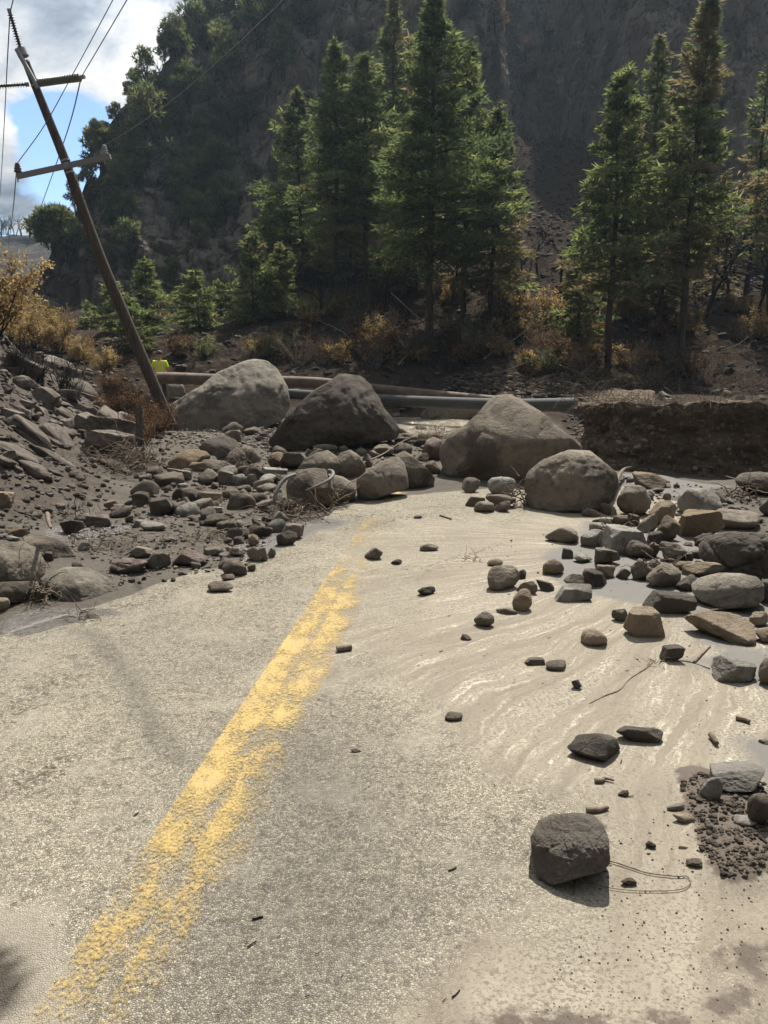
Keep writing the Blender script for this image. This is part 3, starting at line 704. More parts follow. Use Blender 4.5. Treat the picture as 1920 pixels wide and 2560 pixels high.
def rock_shape(sub, style, seed):
    """unit stone: bounding box -.5 .. .5 on each axis"""
    D, F = ICO[sub]; r_ = np.random.default_rng(seed); n, p, spd, lo, hi, cr = STY[style]
    N = r_.normal(size=(n, 3)); N /= np.linalg.norm(N, axis=1)[:, None]
    if style in 'bs': N = np.vstack([[[1, .1, .05], [-1, .1, .1], [.1, 1, 0], [0, -1, .1], [.08, .05, 1], [0, .05, -1]] + r_.normal(size=(6, 3)) * .13, N[:4]]); n = len(N)
    else: N = np.vstack([N, [[0, 0, -1]], -N[:3] + r_.normal(size=(3, 3)) * .2]); n = len(N)
    N /= np.linalg.norm(N, axis=1)[:, None]
    di = r_.uniform(1 - spd, 1 + spd * .3, n)
    if style in 'bs': di[:6] = r_.uniform(.62, .74, 6); di[6:] = r_.uniform(.75, .95, n - 6)
    dt = np.clip(D @ N.T, 1e-4, None) / di
    R = ((dt ** p).sum(1)) ** (-1 / p); R = np.minimum(R, 1.6)
    V = D * R[:, None]
    o = r_.uniform(-50, 50, 3)
    if sub >= 2: V = V * (1 + lo * 2.2 * fbm(D * 1.4 + o, 3, seed))[:, None]
    if sub >= 3:
        nn = ridged(V * 3.2 + o, 4, seed + 3) - .6
        V = V + D * (lo * .9 * nn + hi * 2.2 * fbm(V * 9 + o, 3, seed + 5))[:, None]
        if cr:
            f1, f2, c = worley(V * 2.0 + o, seed); V = V + D * ((c - .5) * .035 * cr * 2 - np.exp(-((f2 - f1) / .07) ** 2) * .035 * cr)[:, None]
    mn, mx = V.min(0), V.max(0)
    return (V - (mn + mx) / 2) / (mx - mn), F
placed = []     # x, y, radius of each stone set so far
def set_rock(box, style, tone, label, name='rock', cat='rock', group=None, deep=.75, yaw=None, sub=None, lift=0., off=(0, 0, 1.), hmax=1.15):
    x0, y0, x1, y1 = box; x0, x1 = off[0] + x0 / off[2], off[0] + x1 / off[2]; y0, y1 = off[1] + y0 / off[2], off[1] + y1 / off[2]
    cx = (x0 + x1) / 2; g = hit(cx, y1)
    Yf = g[1]; wpx = abs(x1 - x0)
    wid = abs(at(x1, y1, Yf)[0] - at(x0, y1, Yf)[0]); dep = deep * wid
    ztop = at(cx, y0, Yf + .5 * dep)[2]; h = ztop - g[2]
    if h < .30 * wid: 
        dep = .45 * wid; h = max(at(cx, y0, Yf + .6 * dep)[2] - g[2], .2 * wid)
    h = min(h, hmax * wid) if hmax else h
    wid *= (Yf + dep * .45) / Yf
    loc = np.array([g[0] * (Yf + dep * .45) / Yf, Yf + dep * .45, g[2] - .10 * h + lift])
    if sub is None: sub = 3 if wpx < 50 else (4 if wpx < 150 else 5)
    seed = int(abs(x0 * 13 + y0 * 7 + x1 * 3)) % 100000
    V, F = rock_shape(sub, style, seed)
    V = V * (wid, dep, h * 1.12); V[:, 2] += h * .56
    me = mesh(name, V, F, M[tone], True)
    me.set_sharp_from_angle(angle=radians(38)) if style in 'abs' and sub < 5 else None
    placed.append((loc[0], loc[1], wid * .5))
    return link(name, me, loc, None, label, cat, group)

def outline_boulder(poly, tone, label, deep=.8, lean=.25, seed=1, sub=5, cuts=5, rough=1., back=.25, name='boulder', flat=.8, contact=None, crack=.22, top=0., dexp=.5, bend=.75):
    poly = np.array(poly, float)
    x0, x1, y0, y1 = poly[:, 0].min(), poly[:, 0].max(), poly[:, 1].min(), poly[:, 1].max()
    if contact is None: contact = y1
    cx = (x0 + x1) / 2; g = hit(cx, contact)
    wid = abs(at(x1, contact, g[1])[0] - at(x0, contact, g[1])[0]); dep = deep * wid
    Yc = g[1] + back * dep
    cyp = (y0 + y1) / 2
    c0 = at(cx, cyp, Yc); vd = c0 - np.array([0, 0, CAMH]); dist = np.linalg.norm(vd); vd /= dist
    right = np.array([1, 0, 0.]); right -= vd * (right @ vd); right /= np.linalg.norm(right); upv = np.cross(right, vd)
    cz = cos(PITCH) * vd[1] - sin(PITCH) * vd[2]; k = dist * cz / FPX
    Q = np.array([[(p[0] - cx) * k, -(p[1] - cyp) * k] for p in poly])
    # boundary radius per angle (ray / polygon)
    D, F = ICO[sub]; r_ = np.random.default_rng(seed)
    D = D @ np.array([[1, 0, 0], [0, 1, 0], [0, 0, 1]], float)
    a, b, d = D[:, 0], D[:, 2], D[:, 1]           # in-plane x, in-plane up, depth
    th = np.arctan2(b, a); ta = np.linspace(-pi, pi, 721)
    ux, uy = np.cos(ta), np.sin(ta); Rr = np.zeros_like(ta)
    for i in range(len(Q)):
        p, q = Q[i], Q[(i + 1) % len(Q)]; e = q - p
        den = ux * e[1] - uy * e[0]; den = np.where(np.abs(den) < 1e-9, 1e-9, den)
        tt_ = (p[0] * e[1] - p[1] * e[0]) / den; s_ = (p[0] * uy - p[1] * ux) / den
        ok = (tt_ > 0) & (s_ >= -1e-6) & (s_ <= 1 + 1e-6); Rr = np.where(ok, np.maximum(Rr, tt_), Rr)
    kk = np.ones(9) / 9; Rp = np.concatenate([Rr[-9:], Rr, Rr[:9]]); Rr = np.convolve(Rp, kk, 'same')[9:-9]
    R = np.interp(th, ta, Rr); cp = np.clip(np.hypot(a, b), 0, 1)
    cpx = 1 - (1 - cp) ** (1 + flat)          # flatter face, quicker edge
    X = R * cpx * a / (cp + 1e-9); Zp = R * cpx * b / (cp + 1e-9)
    Yd = np.sign(d) * np.abs(d) ** dexp * dep / 2
    o = r_.uniform(-50, 50, 3)
    B = np.column_stack([X, Yd, Zp]); sc_ = wid
    for i in range(cuts):
        n = np.array([r_.uniform(-.6, .6), -r_.uniform(.75, 1), r_.uniform(-.5, .22)]); n /= np.linalg.norm(n)
        s = B @ n; m = np.quantile(s, r_.uniform(.80, .93)); ex = np.clip(s - m, 0, None); B = B - np.outer(ex * .8, n)
    if top: 
        n = np.array([.1, -.25, 1.]); n /= np.linalg.norm(n); s = B @ n; m = np.quantile(s, 1 - top); B = B - np.outer(np.clip(s - m, 0, None) * .6, n)
    W = B / sc_; nd = D.copy(); nd[:, [0, 2]] *= .35 + .65 * (1 - cp)[:, None]
    disp = .045 * fbm(W * 2.2 + o, 3, seed) + rough * ((.040 * (ridged(W * 4 + o, 4, seed + 2) - .6)) + .012 * fbm(W * 18 + o, 3, seed + 4) + .006 * fbm(W * 45 + o, 2, seed + 9))
    if crack:
        f1, f2, cc = worley(W * 2.6 + o, seed); disp = disp + crack * ((cc - .5) * .05 - .05 * np.exp(-((f2 - f1) / .05) ** 2))
    B = B + nd * disp[:, None] * sc_
    hgt = Q[:, 1].max() - Q[:, 1].min()
    B[:, 1] += lean * (B[:, 2] + hgt * .5)
    zmid = (Q[:, 1].max() + Q[:, 1].min()) / 2; bt = np.clip((B[:, 2] - zmid + .12 * hgt * fbm(W * 1.7 + o + 5, 2, seed)) / (hgt / 2), 0, 1.1); B[:, 1] += bend * hgt * .5 * bt ** 1.5
    Wd = B[:, :1] * right + B[:, 1:2] * vd + B[:, 2:3] * upv
    base = np.array([c0[0], Yc, g[2]])
    V = Wd + c0 - base
    me = mesh(name, V, F, M[tone], True)
    placed.append((base[0], base[1], wid * .48))
    return link(name, me, base, None, label, 'boulder')

outline_boulder([(417, 1019), (444, 1003), (501, 969), (548, 930), (602, 906), (640, 896), (672, 899), (699, 919), (719, 966), (724, 1008), (706, 1045), (650, 1075), (540, 1090), (436, 1092), (418, 1080)], 'w',
                "huge light grey boulder standing farthest left and back, in front of the brown pipe", .8, 0.3, 11, 5, 6, 1.4, .3, contact=1080, dexp=.75)
outline_boulder([(669, 1104), (707, 1058), (756, 1004), (794, 973), (833, 950), (848, 936), (902, 940), (925, 961), (949, 1000), (972, 1035), (1001, 1073), (990, 1095), (871, 1118), (775, 1132), (709, 1135)], 'd',
                "dark pyramid-shaped boulder with a pointed top in the middle of the row", .75, 0.02, 12, 5, 6, 1.3, .3, contact=1125)
outline_boulder([(1101, 1139), (1103, 1116), (1126, 1081), (1165, 1062), (1196, 1031), (1219, 1000), (1242, 984), (1273, 984), (1303, 1000), (1357, 1035), (1407, 1081), (1446, 1116), (1448, 1165), (1390, 1210), (1270, 1215), (1180, 1206), (1115, 1185)], 's',
                "largest smooth silt-coated boulder with a rounded peak leaning towards the creek bank", .85, -0.02, 13, 5, 7, .25, .3, contact=1205)
outline_boulder([(1313, 1216), (1322, 1177), (1357, 1150), (1423, 1125), (1473, 1127), (1508, 1158), (1535, 1185), (1539, 1216), (1527, 1250), (1496, 1272), (1415, 1282), (1338, 1276), (1317, 1250)], 'g',
                "round-topped rough grey boulder standing in front of the largest smooth one", .8, 0.04, 14, 5, 3, 1.1, .3, contact=1278)
outline_boulder([(891, 1200), (925, 1169), (968, 1146), (995, 1140), (1012, 1158), (1020, 1189), (1022, 1220), (968, 1238), (933, 1251), (893, 1247)], 'g',
                "long wedge-shaped rough boulder lying where the road is cut off", .8, 0.12, 15, 5, 5, .8, .3)
outline_boulder([(986, 1137), (1010, 1126), (1033, 1139), (1064, 1169), (1089, 1196), (1084, 1216), (1049, 1222), (1012, 1222), (990, 1180)], 's',
                "smooth brownish leaning boulder touching the right side of the wedge-shaped boulder", .7, 0.02, 16, 5, 4, .4, .35)
outline_boulder([(723, 1189), (740, 1175), (787, 1169), (814, 1173), (823, 1189), (835, 1227), (827, 1260), (787, 1275), (744, 1276), (719, 1260), (716, 1216)], 's',
                "flat-faced dark grey boulder with a curl of hose lying across it", .8, 0.0, 17, 5, 4, .7, .3)
outline_boulder([(821, 1183), (856, 1191), (879, 1206), (890, 1227), (887, 1251), (856, 1260), (828, 1258), (812, 1220)], 'g',
                "rounded pale-topped boulder between the hose boulder and the wedge", .7, .2, 18, 4, 3, .5, .4)
outline_boulder([(742, 1176), (760, 1150), (790, 1132), (820, 1124), (842, 1140), (852, 1165), (850, 1196), (800, 1200)], 's',
                "low grey cracked boulder just behind the hose boulder", .9, 0.12, 19, 4, 5, 1., .3, contact=1196)
outline_boulder([(838, 1150), (850, 1132), (876, 1124), (900, 1140), (916, 1165), (912, 1190), (880, 1206), (850, 1200)], 's',
                "grey boulder with a cracked flat face left of the wedge's tip", .8, 0.04, 20, 4, 6, 1., .3, contact=1196)
outline_boulder([(1330, 2094), (1353, 2055), (1384, 2042), (1442, 2036), (1488, 2044), (1511, 2067), (1520, 2102), (1515, 2156), (1496, 2170), (1446, 2183), (1373, 2204), (1338, 2185), (1330, 2140)], 'd',
                "biggest dark pitted rock standing alone on the road in the right foreground", .8, 0.12, 21, 6, 6, 1.5, .15, contact=2200)
outline_boulder([(108, 1452), (133, 1430), (162, 1416), (216, 1417), (247, 1434), (270, 1447), (279, 1466), (270, 1486), (224, 1517), (193, 1522), (154, 1499), (118, 1474)], 'w',
                "large tilted tan-grey boulder with a flat lit face and roots hanging on it", .6, 0.55, 22, 5, 3, .35, .5, contact=1512, dexp=.8)
outline_boulder([(1734, 1459), (1755, 1443), (1801, 1431), (1851, 1433), (1886, 1443), (1901, 1463), (1898, 1497), (1882, 1516), (1839, 1521), (1801, 1521), (1755, 1502), (1737, 1482)], 'w',
                "smooth pale two-lobed boulder at the right edge beside the wet silt", .75, 0.15, 23, 5, 2, .35, .2)
outline_boulder([(1757, 1360), (1770, 1340), (1815, 1328), (1870, 1330), (1960, 1335), (2010, 1400), (1990, 1447), (1900, 1452), (1830, 1442), (1790, 1420), (1762, 1395)], 'd',
                "massive dark craggy boulder running out of the right edge", .7, 0.05, 24, 5, 5, 1.6, .3, crack=.6)
outline_boulder([(-60, 1380), (0, 1356), (55, 1352), (88, 1368), (108, 1405), (106, 1435), (85, 1452), (0, 1458), (-60, 1455)], 'g',
                "big round brown-grey boulder cut by the left edge, resting on another", .8, 0.12, 25, 5, 3, .8, .2, contact=1480)
outline_boulder([(-60, 1452), (0, 1456), (85, 1452), (95, 1480), (70, 1504), (0, 1512), (-60, 1512)], 's',
                "shaded flat boulder underneath the big round one at the left edge", .8, .0, 26, 4, 3, .5, .2)
outline_boulder([(62, 1345), (95, 1336), (140, 1345), (172, 1366), (186, 1392), (160, 1400), (105, 1392), (70, 1370)], 'g',
                "broad mottled boulder half hidden behind the big round one at left", .8, .3, 27, 4, 5, 1.1, .3, contact=1398)
outline_boulder([(500, 1118), (520, 1096), (560, 1086), (590, 1100), (605, 1125), (600, 1150), (560, 1160), (510, 1150)], 'd',
                "dark mossy rounded boulder set in gravel below the huge back-left one", .8, .2, 28, 4, 3, 1.3, .3)
outline_boulder([(552, 1165), (575, 1130), (592, 1118), (612, 1132), (620, 1165), (600, 1170), (570, 1172)], 'k',
                "purplish pointed boulder with roots caught on it, right of the mossy one", .7, .2, 29, 4, 5, 1., .3)
outline_boulder([(420, 1158), (440, 1135), (480, 1122), (515, 1128), (528, 1140), (490, 1158), (470, 1175), (425, 1178)], 'o',
                "broad flat-topped pale tan boulder at the back of the left rubble", .8, .4, 30, 4, 5, .8, .3)
outline_boulder([(1054, 1130), (1066, 1100), (1084, 1092), (1104, 1100), (1110, 1120), (1104, 1148), (1070, 1152)], 'k',
                "brown round boulder wedged against the largest smooth boulder's left side", .8, .1, 31, 4, 3, .5, .3)
outline_boulder([(1052, 1035), (1075, 1008), (1100, 998), (1160, 1000), (1192, 1015), (1198, 1040), (1160, 1050), (1140, 1060), (1075, 1066), (1055, 1060)], 's',
                "light-topped broad boulder standing in the creek behind", .8, .4, 32, 4, 5, .6, .3)
outline_boulder([(392, 962), (405, 950), (440, 950), (458, 962), (462, 985), (440, 1000), (398, 998)], 'g',
                "grey boulder half buried beside the foot of the leaning pole", .9, .3, 33, 4, 3, .6, .3)

c3 = (1280, 1100, 2.592); c2 = (640, 1100, 2.592); c1 = (0, 1100, 2.592); c4 = (1280, 1600, 2.592); c5 = (640, 1600, 2.592)
c7 = (680, 1060, 3.7705); c5b = (1480, 1400, 3.7705); c0 = (0, 560, 2.592); e5 = (640, 560, 2.592)
RT = [
 (c3, 445, 440, 575, 503, 'r', 'g', "small two-lobed stone at the foot of the round-topped grey boulder"),
 (c3, 565, 405, 640, 490, 'r', 'g', "small upright egg-shaped stone leaning under a dark root right of the round-topped boulder"),
 (c3, 215, 560, 432, 678, 'r', 'g', "oval ribbed grey rock nearest the road on the right heap"),
 (c3, 438, 583, 602, 703, 'a', 'p', "pale rounded rock right next to the oval ribbed one"),
 (c3, 598, 560, 862, 745, 's', 'p', "broad layered rock with wavy folds across its top"),
 (c3, 730, 652, 905, 778, 'r', 's', "smooth tapering ovoid rock in front of the layered rock"),
 (c3, 870, 660, 950, 765, 'r', 'g', "small round rock tucked behind the smooth tapering ovoid"),
 (c3, 318, 702, 394, 768, 'b', 'd', "small dark cube-like stone alone on the silt below the oval ribbed rock"),
 (c3, 396, 732, 522, 806, 'a', 'p', "small faceted pale stone right of the dark cube-like stone"),
 (c3, 522, 693, 690, 815, 'a', 'g', "blocky rounded grey rock below the layered rock"),
 (c3, 197, 768, 342, 878, 'r', 't', "brownish lumpy rock on the silt at the left tip of the right heap"),
 (c3, 330, 862, 497, 950, 'a', 'g', "wedge-topped rock behind the flat pale bar of stone"),
 (c3, 452, 838, 620, 962, 'a', 'd', "slanting dark block between the wedge-topped rock and wet silt"),
 (c3, 535, 803, 675, 908, 'a', 't', "tan cracked block behind the slanting dark block"),
 (c3, 262, 945, 515, 1052, 'b', 'p', "long pale loaf-shaped stone lying on the washed silt"),
 (c3, 158, 910, 282, 990, 'a', 'g', "squarish rough stone left of the loaf-shaped stone"),
 (c3, 30, 908, 158, 1003, 'a', 'g', "rough stone behind the upright rounded one, left of the squarish stone"),
 (c3, -2, 968, 128, 1120, 'r', 't', "upright rounded brown rock at the lower end of the row on the silt"),
 (c3, -168, 815, 50, 985, 'r', 'g', "large round pitted rock standing on the silt right of the road middle"),
 (c3, 25, 842, 95, 905, 'a', 'd', "small dark stone leaning on the right of the large round pitted rock"),
 (c3, 672, 830, 762, 912, 'r', 'g', "small round stone in the row behind the grey-blue silt pond"),
 (c3, 765, 770, 900, 915, 'c', 'g', "root-wrapped crumbly rock left of the large angular grey one"),
 (c3, 880, 775, 970, 830, 'a', 'p', "thin pale slab lying behind the large angular grey rock"),
 (c3, 856, 800, 1090, 970, 'a', 's', "large angular grey rock with a pointed underside above the silt pond"),
 (c3, 1060, 882, 1210, 985, 'c', 'd', "dark crumpled rock between the angular grey and the two-lobed boulder"),
 (c3, 850, 982, 1160, 1130, 'b', 'd', "long blocky dark rock with a light flat top at the pond's edge"),
 (c3, 640, 1090, 760, 1185, 'a', 'd', "dark knob of rock touching the left of the flat slab"),
 (c3, 718, 1095, 968, 1285, 'b', 't', "flat-topped slab tilted towards the camera on the washed silt"),
 (c3, 1100, 785, 1385, 895, 'a', 't', "low tan rock with a pointed crest behind the two-lobed boulder"),
 (c3, 1040, 785, 1200, 850, 'r', 't', "low muddy hump left of the pointed-crest tan rock"),
 (c3, 957, 660, 1135, 800, 'c', 'g', "rough slumped rock left of the massive craggy boulder"),
 (c3, 800, 475, 940, 605, 'a', 's', "smooth dark wedge standing behind the layered rock"),
 (c3, 745, 478, 830, 560, 'a', 's', "narrow grey rock beside the smooth dark wedge"),
 (c3, 893, 390, 1060, 560, 'a', 't', "tan block with a shaded left face, left of the orange one"),
 (c3, 935, 495, 1090, 660, 'a', 't', "angular brown rock below the tan block, in deep shadow"),
 (c3, 1057, 440, 1330, 640, 'a', 'o', "large angular rock with an orange-tan face"),
 (c3, 1070, 310, 1340, 500, 'r', 'p', "large round pale rock behind the orange-tan one"),
 (c3, 655, 290, 890, 500, 'r', 'g', "tall rounded speckled rock right of the round-topped boulder"),
 (c3, 770, 208, 992, 325, 'a', 't', "tan flattish rock behind the tall speckled one"),
 (c3, 1285, 460, 1607, 605, 'r', 'g', "wide low dome of rock above the massive craggy boulder"),
 (c3, 1435, 205, 1720, 365, 'r', 'g', "farthest large grey rock at the right edge below the cut bank"),
 (c3, 1590, 345, 1740, 500, 'r', 's', "rounded rock cut by the right edge above the craggy boulder"),
 (c3, 500, 535, 625, 595, 'r', 'p', "flattish pale stone touching the back of the pale rounded rock"),
 (c3, 560, 500, 650, 560, 'r', 'p', "pale stone at the back corner of the layered rock"),
 (c3, 640, 485, 765, 560, 'r', 't', "muddy low rock with twigs on it behind the layered rock"),
 (c3, 865, 593, 968, 712, 's', 'd', "dark upright shard standing right of the layered rock"),
 (c3, 1180, 600, 1290, 700, 'c', 'd', "black crumbly lump at the left shoulder of the craggy boulder"),
 (c3, 644, 72, 755, 118, 'r', 't', "flat tan stone alone on the bright silt near the cut bank"),
 (c3, 573, 68, 640, 125, 'a', 'd', "small dark block left of the flat tan stone near the bank"),
 (c3, 1280, 330, 1375, 415, 'r', 'g', "grey rock peeking out right of the large round pale one"),
 (c3, 1590, 905, 1740, 1065, 'c', 'd', "dark rough rock at the right edge next to the two-lobed boulder"),
 (c3, 1390, 425, 1480, 470, 'r', 'k', "pinkish small rock behind the wide low dome"),
 (c3, 905, 310, 985, 350, 'a', 'g', "small grey block in front of the tan flattish rock"),
 (c3, 975, 340, 1030, 398, 'r', 'g', "small round stone between the tan block and the pale round rock"),
 (c5b, 930, 525, 1530, 820, 'a', 't', "long rugged rock with a glittering lit flank at the right edge"),
 (c5b, 640, 805, 850, 968, 'b', 'd', "small dark block alone with a twig running behind it"),
 (c5b, 1110, 902, 1520, 1160, 'a', 'p', "pale angular rock with a chipped top, left of two round stones"),
 (c5b, 1428, 1018, 1540, 1145, 'r', 's', "small round stone wedged beside the pale angular rock"),
 (c5b, 1548, 898, 1760, 1200, 'r', 's', "smooth round rock cut by the right edge beside the pale angular one"),
 (c5b, 1535, 640, 1760, 800, 'r', 't', "rounded tan rock at the right edge behind the long rugged one"),
 (c5b, 1480, 480, 1680, 640, 'c', 't', "crumbly root-tangled rock behind the long rugged one"),
 (c4, 450, -70, 620, 48, 'r', 't', "oval brown rock with scratched top on the middle of the silt fan"),
 (c4, 80, 118, 212, 175, 'b', 'g', "small flat-sided stone, left one of a pair on the silt fan"),
 (c4, 215, 130, 357, 212, 'r', 'g', "small oval grey stone, right one of a pair on the silt fan"),
 (c4, 382, 258, 450, 325, 'a', 'd', "tiny dark angular stone below the pair"),
 (c4, 345, 610, 708, 815, 'a', 'd', "large rough dark rock with white rills running out behind it"),
 (c4, 672, 555, 972, 672, 'a', 'd', "long flat dark rock just behind the large rough one"),
 (c4, 1268, 818, 1640, 1010, 'a', 'p', "pale speckled slab of granite on the dark soil heap"),
 (c4, 1208, 882, 1352, 1045, 'r', 'p', "pale granite cobble leaning on the left of the speckled slab"),
 (c4, 1518, 975, 1690, 1220, 'r', 's', "smooth bean-shaped grey cobble at the right edge"),
 (c4, 1437, 1143, 1580, 1232, 'r', 'p', "pale oval cobble next to the bean-shaped one"),
 (c4, 1253, 1183, 1322, 1258, 'a', 'p', "small whitish pebble in the middle of the dark soil"),
 (c4, 998, 1058, 1116, 1115, 'r', 'p', "flat oval pebble at the left of the dark soil heap"),
 (c4, 1042, 1130, 1200, 1205, 'r', 't', "mud-smeared low stone below the flat oval pebble"),
 (c4, 1165, 918, 1198, 950, 'r', 'p', "tiny pale pebble above the granite cobble"),
 (c4, 1600, 645, 1670, 685, 'a', 'g', "small stone at the right edge beside the round wet patch"),
 (c5, 1222, 470, 1338, 532, 'r', 's', "single potato-shaped pebble on the bare middle of the road"),
 (c5, 612, 705, 685, 740, 'a', 'd', "thin dark chip of stone below the yellow line's right edge"),
 (c2, 703, 693, 822, 778, 'r', 'g', "round grey stone sitting on the yellow line"),
 (c2, 1060, 670, 1183, 725, 'r', 's', "smooth flattened cobble on the road right of the yellow line"),
 (c2, 873, 772, 948, 812, 'a', 'd', "small flat dark shard near the round stone on the line"),
 (c2, 1045, 950, 1165, 1015, 'c', 'd', "crumbly flat grey fragment in the middle of the road"),
 (c2, 1412, 1112, 1543, 1225, 'r', 'g', "round knobbly stone left of the brown upright rock"),
 (c2, 1555, 1085, 1690, 1135, 'r', 'g', "flat bluish stone beside the round knobbly one"),
 (c2, 1492, 768, 1600, 825, 'r', 't', "small flat brown stone just behind the large round pitted rock"),
 (c2, 1325, 1257, 1395, 1310, 'a', 'd', "small upright shard below the round knobbly stone"),
 (c2, 1020, 488, 1077, 515, 'r', 'd', "tiny stone near the far patch of yellow paint"),
 (c2, 1333, 243, 1452, 345, 'a', 'g', "upright angular stone in the shadow of the largest boulder"),
 (c2, 1498, 238, 1680, 365, 'r', 'p', "broad pale rock between the largest boulder and the round-topped one"),
 (c2, 1352, 363, 1480, 432, 'b', 's', "flat grey slab left of the dark trio"),
 (c2, 1412, 398, 1550, 475, 'r', 'g', "dark rounded stone in front of the flat grey slab"),
 (c2, 1480, 345, 1680, 445, 'r', 's', "mud-streaked rock leaning left of the round-topped boulder"),
 (c2, 1545, 390, 1642, 468, 'a', 'k', "small brown wedge right of the dark rounded stone"),
 (c2, 75, 80, 185, 185, 'a', 'o', "tan squarish rock at the foot of the dark pyramid boulder's left corner"),
 (c2, 155, 75, 315, 195, 'c', 'd', "dark craggy rock behind the hose boulder to the left"),
 (c2, 30, 178, 210, 225, 'b', 'p', "long flat pale rock left of the hose boulder"),
 (c2, 0, 282, 135, 350, 'r', 's', "smooth dark oval stone beside the upright curl of hose"),
 (c2, 25, 222, 130, 305, 'r', 'p', "round pale stone behind the smooth dark oval one"),
 (c2, 105, 213, 195, 280, 'a', 'g', "grey angular stone touching the hose boulder's left top"),
 (c2, 135, 588, 270, 690, 'a', 'g', "angular grey block at the left edge of the road"),
 (c2, 150, 545, 310, 655, 's', 'k', "long dark leaning stone behind the angular block at the road edge"),
 (c2, 75, 420, 160, 482, 'a', 'p', "small pale angular stone below the hose curl"),
 (c2, 145, 375, 262, 490, 'a', 'g', "dark lumpy rock under the left end of the hose boulder"),
 (c2, 0, 378, 160, 472, 'a', 'g', "broad brown-grey rock left of the dark lumpy rock"),
 (c2, 0, 695, 78, 790, 'a', 's', "pointed grey stone at the road edge below the angular block"),
 (c2, 75, 690, 130, 765, 'c', 'p', "pale crumbly stone beside the pointed grey one"),
 (c7, 700, 130, 850, 250, 'a', 'g', "blocky rock under the pyramid boulder's right front"),
 (c7, 865, 95, 1005, 225, 'a', 'k', "rounded brownish rock right of the blocky one under the pyramid boulder"),
 (c7, 1090, 68, 1190, 140, 'r', 'g', "small dome of rock at the pyramid boulder's right corner"),
 (c7, 1200, 85, 1310, 140, 'r', 'g', "small grey stone in the gap looking out on the creek"),
 (c7, 1370, 90, 1450, 160, 'a', 'g', "stone left of the brown round boulder by the green twigs"),
 (c7, 1380, 275, 1480, 355, 'a', 's', "faceted small stone below the brown round boulder"),
 (c7, 1430, 345, 1585, 470, 'r', 's', "rounded stone between the leaning and the largest boulder"),
 (c7, 915, 250, 1042, 325, 'r', 's', "smooth oval cobble above the wedge boulder"),
 (c7, 840, 268, 950, 415, 'a', 'g', "upright rough stone between the cracked boulder and the wedge"),
 (c7, 920, 190, 1150, 310, 'c', 'g', "dark rough slab above the wedge boulder's tip"),
 (c7, 1150, 120, 1260, 180, 'a', 's', "small slanted slab in the middle of the gap"),
 (c7, 1240, 120, 1380, 190, 'b', 's', "flat grey slab pointing to the creek"),
 (c7, 380, 190, 620, 270, 'r', 'g', "broad pale-topped rock right below the pyramid boulder"),
 (c7, 310, 235, 385, 310, 'a', 'g', "small dark stone left of the broad pale-topped rock"),
 (e5, 918, 1122, 1020, 1210, 'c', 'd', "black jagged rock standing in the sparkling water"),
 (e5, 1083, 1180, 1190, 1305, 'a', 's', "pale pointed rock at the left of the creek boulder"),
 (e5, 1230, 1200, 1355, 1300, 'a', 'd', "dark faceted rock in front of the creek boulder"),
 (e5, 1370, 1175, 1445, 1260, 'a', 'g', "grey rock at the right end of the creek boulder"),
 (e5, 860, 1225, 935, 1275, 'r', 'd', "wet dark stone at the water's edge by the pyramid boulder"),
 (c1, -50, 1018, 75, 1115, 'r', 't', "brown rounded rock at the bottom left edge of the silt"),
 (c1, 228, 905, 300, 1050, 'c', 'g', "narrow root-covered rock leaning against the tilted boulder's left"),
 (c1, 295, 722, 355, 785, 'b', 'd', "small dark cube of rock beside the big round boulder"),
 (c1, 512, 660, 588, 722, 'a', 'p', "small pale angular stone above the tilted boulder"),
 (c1, 375, 510, 545, 610, 'a', 'd', "flat dark rock half sunk in silt near the slope's foot"),
 (c1, 478, 475, 600, 548, 'r', 's', "smooth half-buried rock right of the puddle"),
 (c1, 565, 485, 750, 568, 's', 'k', "long rusty brown slab pointing down to the silt"),
 (c1, 912, 530, 1080, 597, 'r', 'p', "bright whitish oval stone in the left rubble"),
 (c1, 862, 335, 978, 435, 'b', 's', "grey block below the root tangle of the post"),
 (c1, 965, 368, 1140, 492, 'a', 'd', "large dark faceted rock right of the grey block"),
 (c1, 1220, 372, 1390, 468, 'a', 'g', "dark-fronted broad rock in the middle of the left rubble"),
 (c1, 1330, 393, 1425, 447, 'r', 't', "smooth dome-like cobble right of the dark-fronted rock"),
 (c1, 1275, 335, 1450, 402, 'b', 't', "long flat tan slab behind the dome-like cobble"),
 (c1, 1180, 370, 1240, 430, 'r', 'g', "rounded grey stone left of the dark-fronted rock"),
 (c1, 1335, 430, 1450, 478, 'b', 'p', "flat pale slab under the dome-like cobble"),
 (c1, 843, 685, 1030, 765, 'a', 's', "low slab-like rock behind the pair at the silt bank"),
 (c1, 945, 720, 1110, 842, 'a', 'g', "rock with a pale top and banded front near the road edge"),
 (c1, 725, 765, 960, 882, 'c', 'k', "pinkish lobed rock left of the pale-topped one"),
 (c1, 1122, 700, 1348, 830, 'a', 'k', "large purplish-pink rock near the road edge"),
 (c1, 1238, 790, 1305, 842, 'r', 'd', "small dark stone leaning on the purplish-pink rock"),
 (c1, 1310, 690, 1452, 755, 'a', 's', "light-topped rock behind the purplish-pink one"),
 (c1, 1415, 725, 1495, 787, 'a', 'p', "small pale pentagonal stone at the edge of the road"),
 (c1, 1440, 778, 1605, 892, 'r', 's', "smooth leaning rock at the road edge, larger of the two"),
 (c1, 1410, 765, 1530, 840, 'a', 'k', "dark purplish rock behind the smooth leaning one"),
 (c1, 1350, 912, 1520, 997, 'r', 's', "oval flat rock lying out on the bright asphalt at left"),
 (c1, 1440, 870, 1522, 920, 'a', 'k', "small angular stone between the oval and the leaning rock"),
